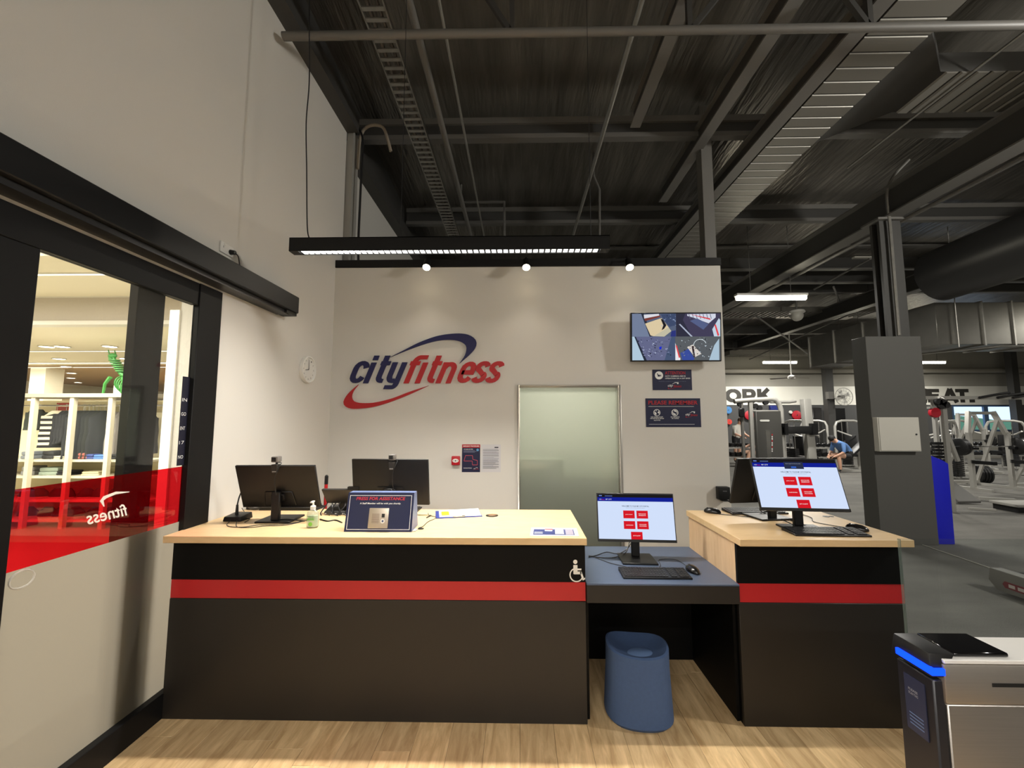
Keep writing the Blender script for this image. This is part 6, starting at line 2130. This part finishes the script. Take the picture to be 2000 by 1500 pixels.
# ================================================================== STORE BEHIND THE GLASS DOOR
SFL = mat('store_floor', (150, 141, 122), .35)
CRM = mat('store_cream', (244, 238, 216), .7)
SC1, SC2 = 3.22, 2.90
struct(MB(SFL).box((-16, -3, -.1), (-2.6, 20, 0)).build('floor_store'), 'pale shop floor beyond the sliding door', 'floor')
struct(MB(CRM).box((-16, -3, SC1), (-2.16, 5.0, SC1 + .1)).box((-16, 5.0, SC2), (-2.31, 9.0, SC2 + .1)).build('ceiling_store'), 'cream shop ceiling beyond the sliding door', 'ceiling')
struct(MB(mat('store_brown', (176, 146, 108), .6)).box((-16, 9.0, SC2), (-2.31, 20, SC2 + .1)).build('ceiling_store_rear'), 'brown rear part of the shop ceiling', 'ceiling')
struct(MB(mat('bulkhead_render', (190, 182, 172), .8, bump=.3, bscale=30)).box((-16, 4.95, SC2 - .0), (-2.31, 5.05, SC1)).build('trim_4'), 'rendered grey bulkhead across the shop ceiling', 'bulkhead')
struct(MB(CRM).box((-16, 19.9, 0), (-2.3, 20, 3)).box((-16, -3, 0), (-15.9, 20, 3.3)).box((-16, -3.1, 0), (-2.2, -3, 3.3)).build('wall_store'), 'cream shop walls', 'wall')
struct(MB(mat('grey_render_pier', (176, 172, 164), .85, bump=.25, bscale=40)).box((-3.5, 4.05, 0), (-2.31, 4.55, SC1)).build('wall_pier'), 'grey rendered pier seen through the right side of the sliding door', 'wall')
struct(MB(WPLAST).box((-3.60, 4.03, 0), (-3.5, 4.2, 2.78)).box((-16, 4.93, SC2 - .05), (-2.31, 5.07, SC2)).build('trim_5'), 'white frame strip along pier and bulkhead', 'trim')
for k, (py, z, hgt) in enumerate(((520, SC1, .04), (570, SC1, .09), (681, SC2, .05), (705, SC2, .10), (714, SC2, .06))):
    Y = (z - CAMH) / ((820 - py) / F)
    t = thing('ceiling_light_strip', ['nearest', 'second', 'third', 'fourth', 'fifth'][k] + ' white light strip across the shop ceiling', 'light strip', (-8, Y, z), group='shop ceiling strips')
    MB(glow((255, 250, 230), 1.6)).box((-15.9, Y, z - .012), (-3.7, Y + hgt, z - .001)).build('diffuser', t)
    MB(WPLAST).box((-15.9, Y - .012, z - .014), (-3.7, Y, z - .001)).build('edge_trim', t)
k = 0
for px, py in ((92, 672), (122, 672), (215, 672), (116, 697), (246, 697), (130, 713), (237, 713), (140, 726), (139, 736), (92, 745), (153, 745), (108, 752), (180, 752)):
    Y = (SC2 - CAMH) / ((820 - py) / F)
    p = at(px, py, Y)
    if p.x < -15.5:
        continue
    t = thing('downlight', 'small round glowing downlight in the shop ceiling', 'downlight', (p.x, Y, SC2), group='shop downlights')
    MB(glow((255, 246, 220), 14)).lathe([(.09, -.012), (.09, -.002)], (p.x, Y, SC2), 14).build('lens', t)
    MB(WPLAST).tube([(p.x + .1 * math.cos(2 * PI * i / 14), Y + .1 * math.sin(2 * PI * i / 14), SC2 - .008) for i in range(15)], .012, 5).build('ring', t)
for X, Y, k in ((-5, 2.2, 1), (-9, 3.5, 1), (-6.3, 5.3, .7), (-11, 8, 1), (-8, 13, 1), (-3.6, 2.4, .18)):  # fill lights without fixtures; the last is added to brighten the pier
    light('shop_fill_light', 'AREA', (X, Y, (SC1 if Y < 5 else SC2) - .06), E_STORE / 5 * k, (2.4, 1.0), (1, .95, .85))

# gondola shelving
RY = 6.2
t = thing('clothes_gondola', 'white slotted shop shelving with clothes rail behind the glass door', 'shelving', (-6.8, RY, 0))
RW = mat('rack_white', (196, 188, 164), .5)
for px in (-8.80, -8.19, -7.575, -6.957, -6.346, -5.735):
    MB(RW).box((px - .032, RY - .03, 0), (px + .032, RY + .03, 2.0)).build('upright', t)
MB(mat('rack_rail_grey', (150, 142, 126), .5)).box((-8.85, RY - .05, 2.0), (-5.68, RY + .5, 2.06)).build('top_rail', t)
MB(CHROME).cyl((-8.8, RY + .32, 1.88), (-5.72, RY + .32, 1.88), .013, n=8).build('hanging_rail', t)
MB(mat('rack_back_cream', (236, 226, 190), .7)).box((-8.8, RY + .62, .1), (-5.7, RY + .64, 1.98)).build('back_panel', t)
for px in (-8.80, -8.19, -7.575, -6.957, -6.346, -5.735):
    MB(CHROME).bar((px, RY + .03, 1.88), (px, RY + .33, 1.88), .02, .02).build('rail_bracket', t)
for z in (1.03, .78, .42, .12):
    MB(RW).box((-8.8, RY + .031, z - .03), (-5.7, RY + .6, z)).build('shelf', t)

ORD = ['first', 'second', 'third', 'fourth', 'fifth', 'sixth', 'seventh']


def garment(label, X, w_, top, bot, rgb, rz, stripe=None, group='clothes on the shop rail', Y=None, thk=.022):
    Y = RY + .32 if Y is None else Y
    t = thing('hanging_garment', label, 'garment', (X, Y, 0), rz, group)
    b = MB(mat('cloth_%d_%d_%d' % rgb, rgb, .85))
    n, m_ = 22, 15
    rings = []
    for j in range(m_):
        f = j / (m_ - 1)
        z = top + (bot - top) * f
        hwid = w_ / 2 * (0.34 if j == 0 else (.82 if j == 1 else .92 + .14 * f))
        th = thk * (.75 + .35 * f)
        rings.append([b.v((hwid * math.cos(2 * PI * i / n) * (1 + .03 * math.cos(5 * 2 * PI * i / n + j)), th * math.sin(2 * PI * i / n) * (1 + .45 * f * math.cos(7 * 2 * PI * i / n)), z - (.05 * abs(math.cos(2 * PI * i / n)) if j == 1 else 0))) for i in range(n)])
    sm_ = mat('cloth_%d_%d_%d' % stripe, stripe, .85) if stripe else None
    for j, (A, B) in enumerate(zip(rings, rings[1:])):
        if sm_:
            b.m(sm_ if j % 2 else MATS['cloth_%d_%d_%d' % rgb])
        for i in range(n):
            b.face([A[i], A[(i + 1) % n], B[(i + 1) % n], B[i]])
    b.face(rings[0][::-1])
    b.face(rings[-1])
    b.build('cloth', t, world=False)
    MB(CHROME).tube([(0, 0, top), (0, 0, 1.86), (.012, 0, 1.895), (0, 0, 1.905), (-.014, 0, 1.895)], .004, 5).build('hanger_hook', t, world=False)
    return t


def gX(px):
    return at(px, 840, RY + .32).x


garment('cream garment with black stripes hanging on the shop rail', gX(108), .40, 1.80, 1.20, (226, 214, 186), rad(20), (24, 24, 28))
garment('second striped garment tucked behind the black shirts', gX(160), .30, 1.80, 1.25, (222, 212, 190), rad(50), (40, 40, 44))
garment('dark green garment at the far left of the shop rail', gX(62), .22, 1.82, 1.48, (46, 54, 46), rad(15))
garment('second dark green garment at the far left of the shop rail', gX(74), .20, 1.82, 1.50, (54, 60, 54), rad(60))
for k in range(4):
    garment('%s black shirt from the striped garment on the shop rail' % ORD[k], gX(126 + k * 6), .30, 1.80, 1.24 + .02 * k, (30, 30, 34), rad(58), group='black shirts on the shop rail')
for k in range(7):
    garment('%s long black garment of the full middle bay, counted from the striped one' % ORD[k], gX(163 + k * 7.5), .44, 1.80, 1.02 + .012 * (k % 3), (28 + 3 * (k % 3), 30 + 3 * (k % 3), 34), rad(55), group='long black garments on the shop rail')
for k in range(3):
    garment('%s grey garment counted from the long black garments' % ORD[k], gX(230 + k * 8), .30, 1.78, 1.04, (120, 114, 108), rad(62), group='grey garments on the shop rail')
for k in range(4):
    garment('%s dark garment right of the grey garments near the pier' % ORD[k], gX(262 + k * 9), .28, 1.78, 1.1, (40, 40, 46), rad(62), group='dark garments near the pier')


def folded(label, px, z, w_, h, rgb, group='folded clothes on the shop shelves'):
    X = at(px, 900, RY + .25).x
    t = thing('folded_clothes', label, 'clothes', (X, RY + .25, z), rad(R.uniform(-10, 10)), group)
    for k in range(2):
        MB(mat('fold_%d_%d_%d' % rgb, rgb, .85)).box((-w_ / 2 + .01 * k, -.11, k * h / 2), (w_ / 2 - .008 * k, .10, (k + 1) * h / 2 - .002)).build('folded_layer', t, world=False, bevel=.018, seg=2)


def lump(label, px, z, w_, h, rgb, name='shoe', cat='shoe', group='shoes on the lower shop shelves'):
    X = at(px, 900, RY + .27).x
    t = thing(name, label, cat, (X, RY + .27, z), rad(R.uniform(-15, 15)), group)
    MB(mat('upper_%d_%d_%d' % rgb, rgb, .6)).lathe([(w_ * .5, .012), (w_ * .52, .03), (w_ * .42, h * .6), (w_ * .2, h), (0, h)], (0, 0, 0), 14, 1, .45).build('upper', t, world=False)
    MB(mat('sole_pale', (214, 208, 196), .6)).lathe([(w_ * .5, 0), (w_ * .52, .012)], (0, 0, 0), 14, 1, .45).build('sole', t, world=False)


for px, z, w_, h, c, lab in ((108, 1.03, .22, .13, (36, 36, 38), 'dark folded clothes on the upper shelf under the striped garment'), (126, 1.03, .2, .05, (196, 186, 156), 'thin cream folded clothes on the upper shelf'),
                             (172, 1.03, .18, .1, (150, 84, 74), 'rusty red folded clothes below the long black garments'), (186, 1.03, .16, .08, (52, 66, 120), 'navy folded clothes below the long black garments'),
                             (206, 1.03, .2, .07, (70, 110, 170), 'bright blue folded clothes on the upper shelf'), (240, 1.03, .26, .08, (28, 28, 32), 'black folded clothes beside the rear door stile'),
                             (110, .78, .28, .12, (150, 164, 150), 'sage green folded clothes on the middle shelf'), (70, .78, .2, .14, (120, 120, 118), 'grey folded clothes on the middle shelf'),
                             (140, .78, .24, .07, (30, 30, 34), 'black and white folded clothes on the middle shelf'), (190, .78, .26, .06, (214, 206, 170), 'pale yellow folded clothes on the middle shelf'),
                             (66, 1.03, .2, .12, (110, 116, 122), 'slate folded clothes at the left of the upper shelf')):
    folded(lab, px, z, w_, h, c)
for k, px in enumerate((62, 84, 118, 140, 176, 200, 232)):
    lump('%s dark shoe from the left on the lower shop shelf' % ORD[k], px, .42, .26, .14, (40 + 10 * (k % 3), 30, 32))
for k, px in enumerate((66, 104, 132, 158, 196, 226)):
    lump('%s dark shoe from the left on the bottom shop shelf' % ORD[k], px, .12, .28, .15, (44, 34 + 6 * (k % 2), 36), group='shoes on the bottom shop shelf')
# red sale card
p = at(126, 796, RY + .5)
tag(MB(flat((206, 60, 56))).box((p.x - .14, RY + .5, p.z - .05), (p.x + .12, RY + .51, p.z + .08)).build('sale_card'), 'red sale card behind the hanging clothes', 'sign')

# green wooden dinosaur skeleton model on top of the shelving
GRN = mat('green_painted_wood', (34, 104, 30), .6)
DY = RY + .12


def dp(px, py, dy=0.0):
    return at(px, py, DY) + Vector((0, dy, 0))


t = thing('skeleton_model', 'bright green wooden skeleton animal model on top of the shop shelving', 'model', (dp(240, 770).x, DY, 2.06))
MB(GRN).tube([dp(222, 697), dp(226, 712), dp(231, 722), dp(238, 731), dp(250, 737), dp(262, 742), dp(276, 744)], [.022, .025, .03, .035, .035, .035, .025], 8).build('spine', t)
MB(GRN).ball(dp(220, 695), .055, 1.3, .7, .8, n=10).box(tuple(dp(214, 699) - Vector((.0, .02, .02))), tuple(dp(221, 694) + Vector((.0, .02, .0)))).build('skull', t)
for k in range(2):
    q_ = dp(217 + 5 * k, 691, (-.03, .03)[k])
    MB(GRN).cyl(q_, q_ + Vector((-.02, 0, .06)), .012, .006, 6).build('horn', t)
for k in range(6):
    q_ = dp(223.5 + k * 2.6, 704 + k * 4.2)
    MB(GRN).lathe([(.075, -.009), (.075, .009)], q_, 12, 1, .9).build('neck_disc', t)
for k in range(8):
    q_ = dp(236 + k * 4.6, 736 + k * 1.2)
    r_ = .10 + .03 * math.sin(k / 7 * PI)
    MB(GRN).tube([q_ + Vector((.02 * math.sin(a), r_ * .7 * math.sin(a), -r_ + r_ * math.cos(a))) for a in [rad(-150 + 15 * i) for i in range(21)]], .010, 6).build('rib', t)
for k, (px, dy) in enumerate(((224, -.1), (242, .1), (246, -.08), (270, .1))):
    hip = dp((228, 240, 250, 272)[k], 738, dy)
    ft = dp((214, 238, 247, 268)[k], 771, dy)
    ft.z = 2.062
    kn = hip.lerp(ft, .4) + Vector(((-.04, .03, .02, .03)[k], 0, 0))
    MB(GRN).tube([hip, kn, ft], [.03, .022, .018], 7).build('leg', t)
tag(MB(mat('cream_box', (228, 220, 186), .6)).box((dp(203, 770).x, RY + .26, 2.061), (dp(256, 770).x, RY + .45, dp(220, 751).z)).build('display_box', bevel=.004), 'cream display box behind the green skeleton model', 'box')
# cream pillar and counters deeper in the shop
p0, p1 = at(62, 700, 9.4), at(92, 700, 9.4)
struct(MB(CRM).box((p0.x, 9.4, 0), (p1.x, 9.8, SC2)).build('wall_pillar'), 'cream pillar deep inside the shop', 'pillar')
for k, (pa, pb, Y, h) in enumerate(((95, 200, 12.0, 2.35), (150, 260, 14.0, 2.15))):
    a, b = at(pa, 770, Y), at(pb, 770, Y)
    t = thing('shop_display', ['cream wall display deep inside the shop', 'low cream display behind the green model'][k], 'display', ((a.x + b.x) / 2, Y, 0))
    MB(mat('shop_display_cream', (224, 204, 156), .6)).box((a.x, Y, 0), (b.x, Y + .4, h)).build('body', t)
    for j in range(3):
        MB(RW).box((a.x, Y - .2, h - .15 - j * .3), (b.x, Y, h - .12 - j * .3)).build('shelf', t)


# ================================================================== SUB-PARTS: pieces that sit on a part hang under that part
SUB = {'computer_monitor': {'screen': 'panel', 'chin': 'panel', 'rear_housing': 'panel', 'mount_plate': 'stand'}, 'keyboard': {'keys': 'case', 'legend_marks': 'case'},
       'computer_mouse': {'scroll_wheel': 'body', 'button_split': 'body'}, 'wall_television': {'screen': 'housing'}, 'wall_clock': {'numerals': 'face', 'minute_hand': 'face', 'hour_hand': 'face'},
       'linear_pendant_lamp': {'light_cell': 'housing', 'louvre_tray': 'housing', 'diffuser': 'housing'}, 'assistance_intercom_box': {'print': 'front_panel'}, 'wall_spotlight': {'lens': 'head'},
       'tube_light': {'diffuser': 'housing'}, 'webcam': {'lens_cover': 'body', 'clip_label': 'clip'}, 'camera_notice': {'print': 'board'}, 'house_rules_notice': {'print': 'board'},
       'evacuation_poster': {'print': 'board'}, 'paper_notice': {'print': 'board'}, 'cable_machine': {'badge': 'weight_shroud', 'weight_window': 'weight_shroud', 'weight_markings': 'weight_shroud'},
       'electrical_panel': {'lock': 'panel_door'}, 'entry_gate_cabinet': {'notice_heading': 'notice_plate', 'notice_lines': 'notice_plate', 'slot': 'head', 'reader_screen': 'top_plate'},
       'fire_call_point': {'marking': 'press_plate'}, 'hand_sanitiser_bottle': {'nozzle': 'pump', 'label_print': 'bottle_body'}, 'laminated_price_sheet': {'print': 'sheet'},
       'clipboard': {'yellow_note': 'paper'}, 'treadmill': {'side_stripe': 'side_rail'}, 'wall_fan': {'control_box': 'arm'}, 'power_outlet': {'socket_slot': 'plate', 'switch': 'plate'},
       'reception_counter': {'wheelchair_symbol': 'upper_panel', 'cable_grommet': 'worktop'}, 'gooseneck_microphone': {'microphone_head': 'gooseneck'}}
base = lambda o: o.name.split('.')[0]
for root in [o for o in sc.objects if o.parent is None and base(o) in SUB]:
    rules = SUB[base(root)]
    kids = list(root.children)
    for o in kids:
        want = rules.get(base(o))
        if want:
            host = next((k for k in kids if base(k) == want), None)
            if host:
                o.location = Vector(o.location) - Vector(host.location)
                o.parent = host
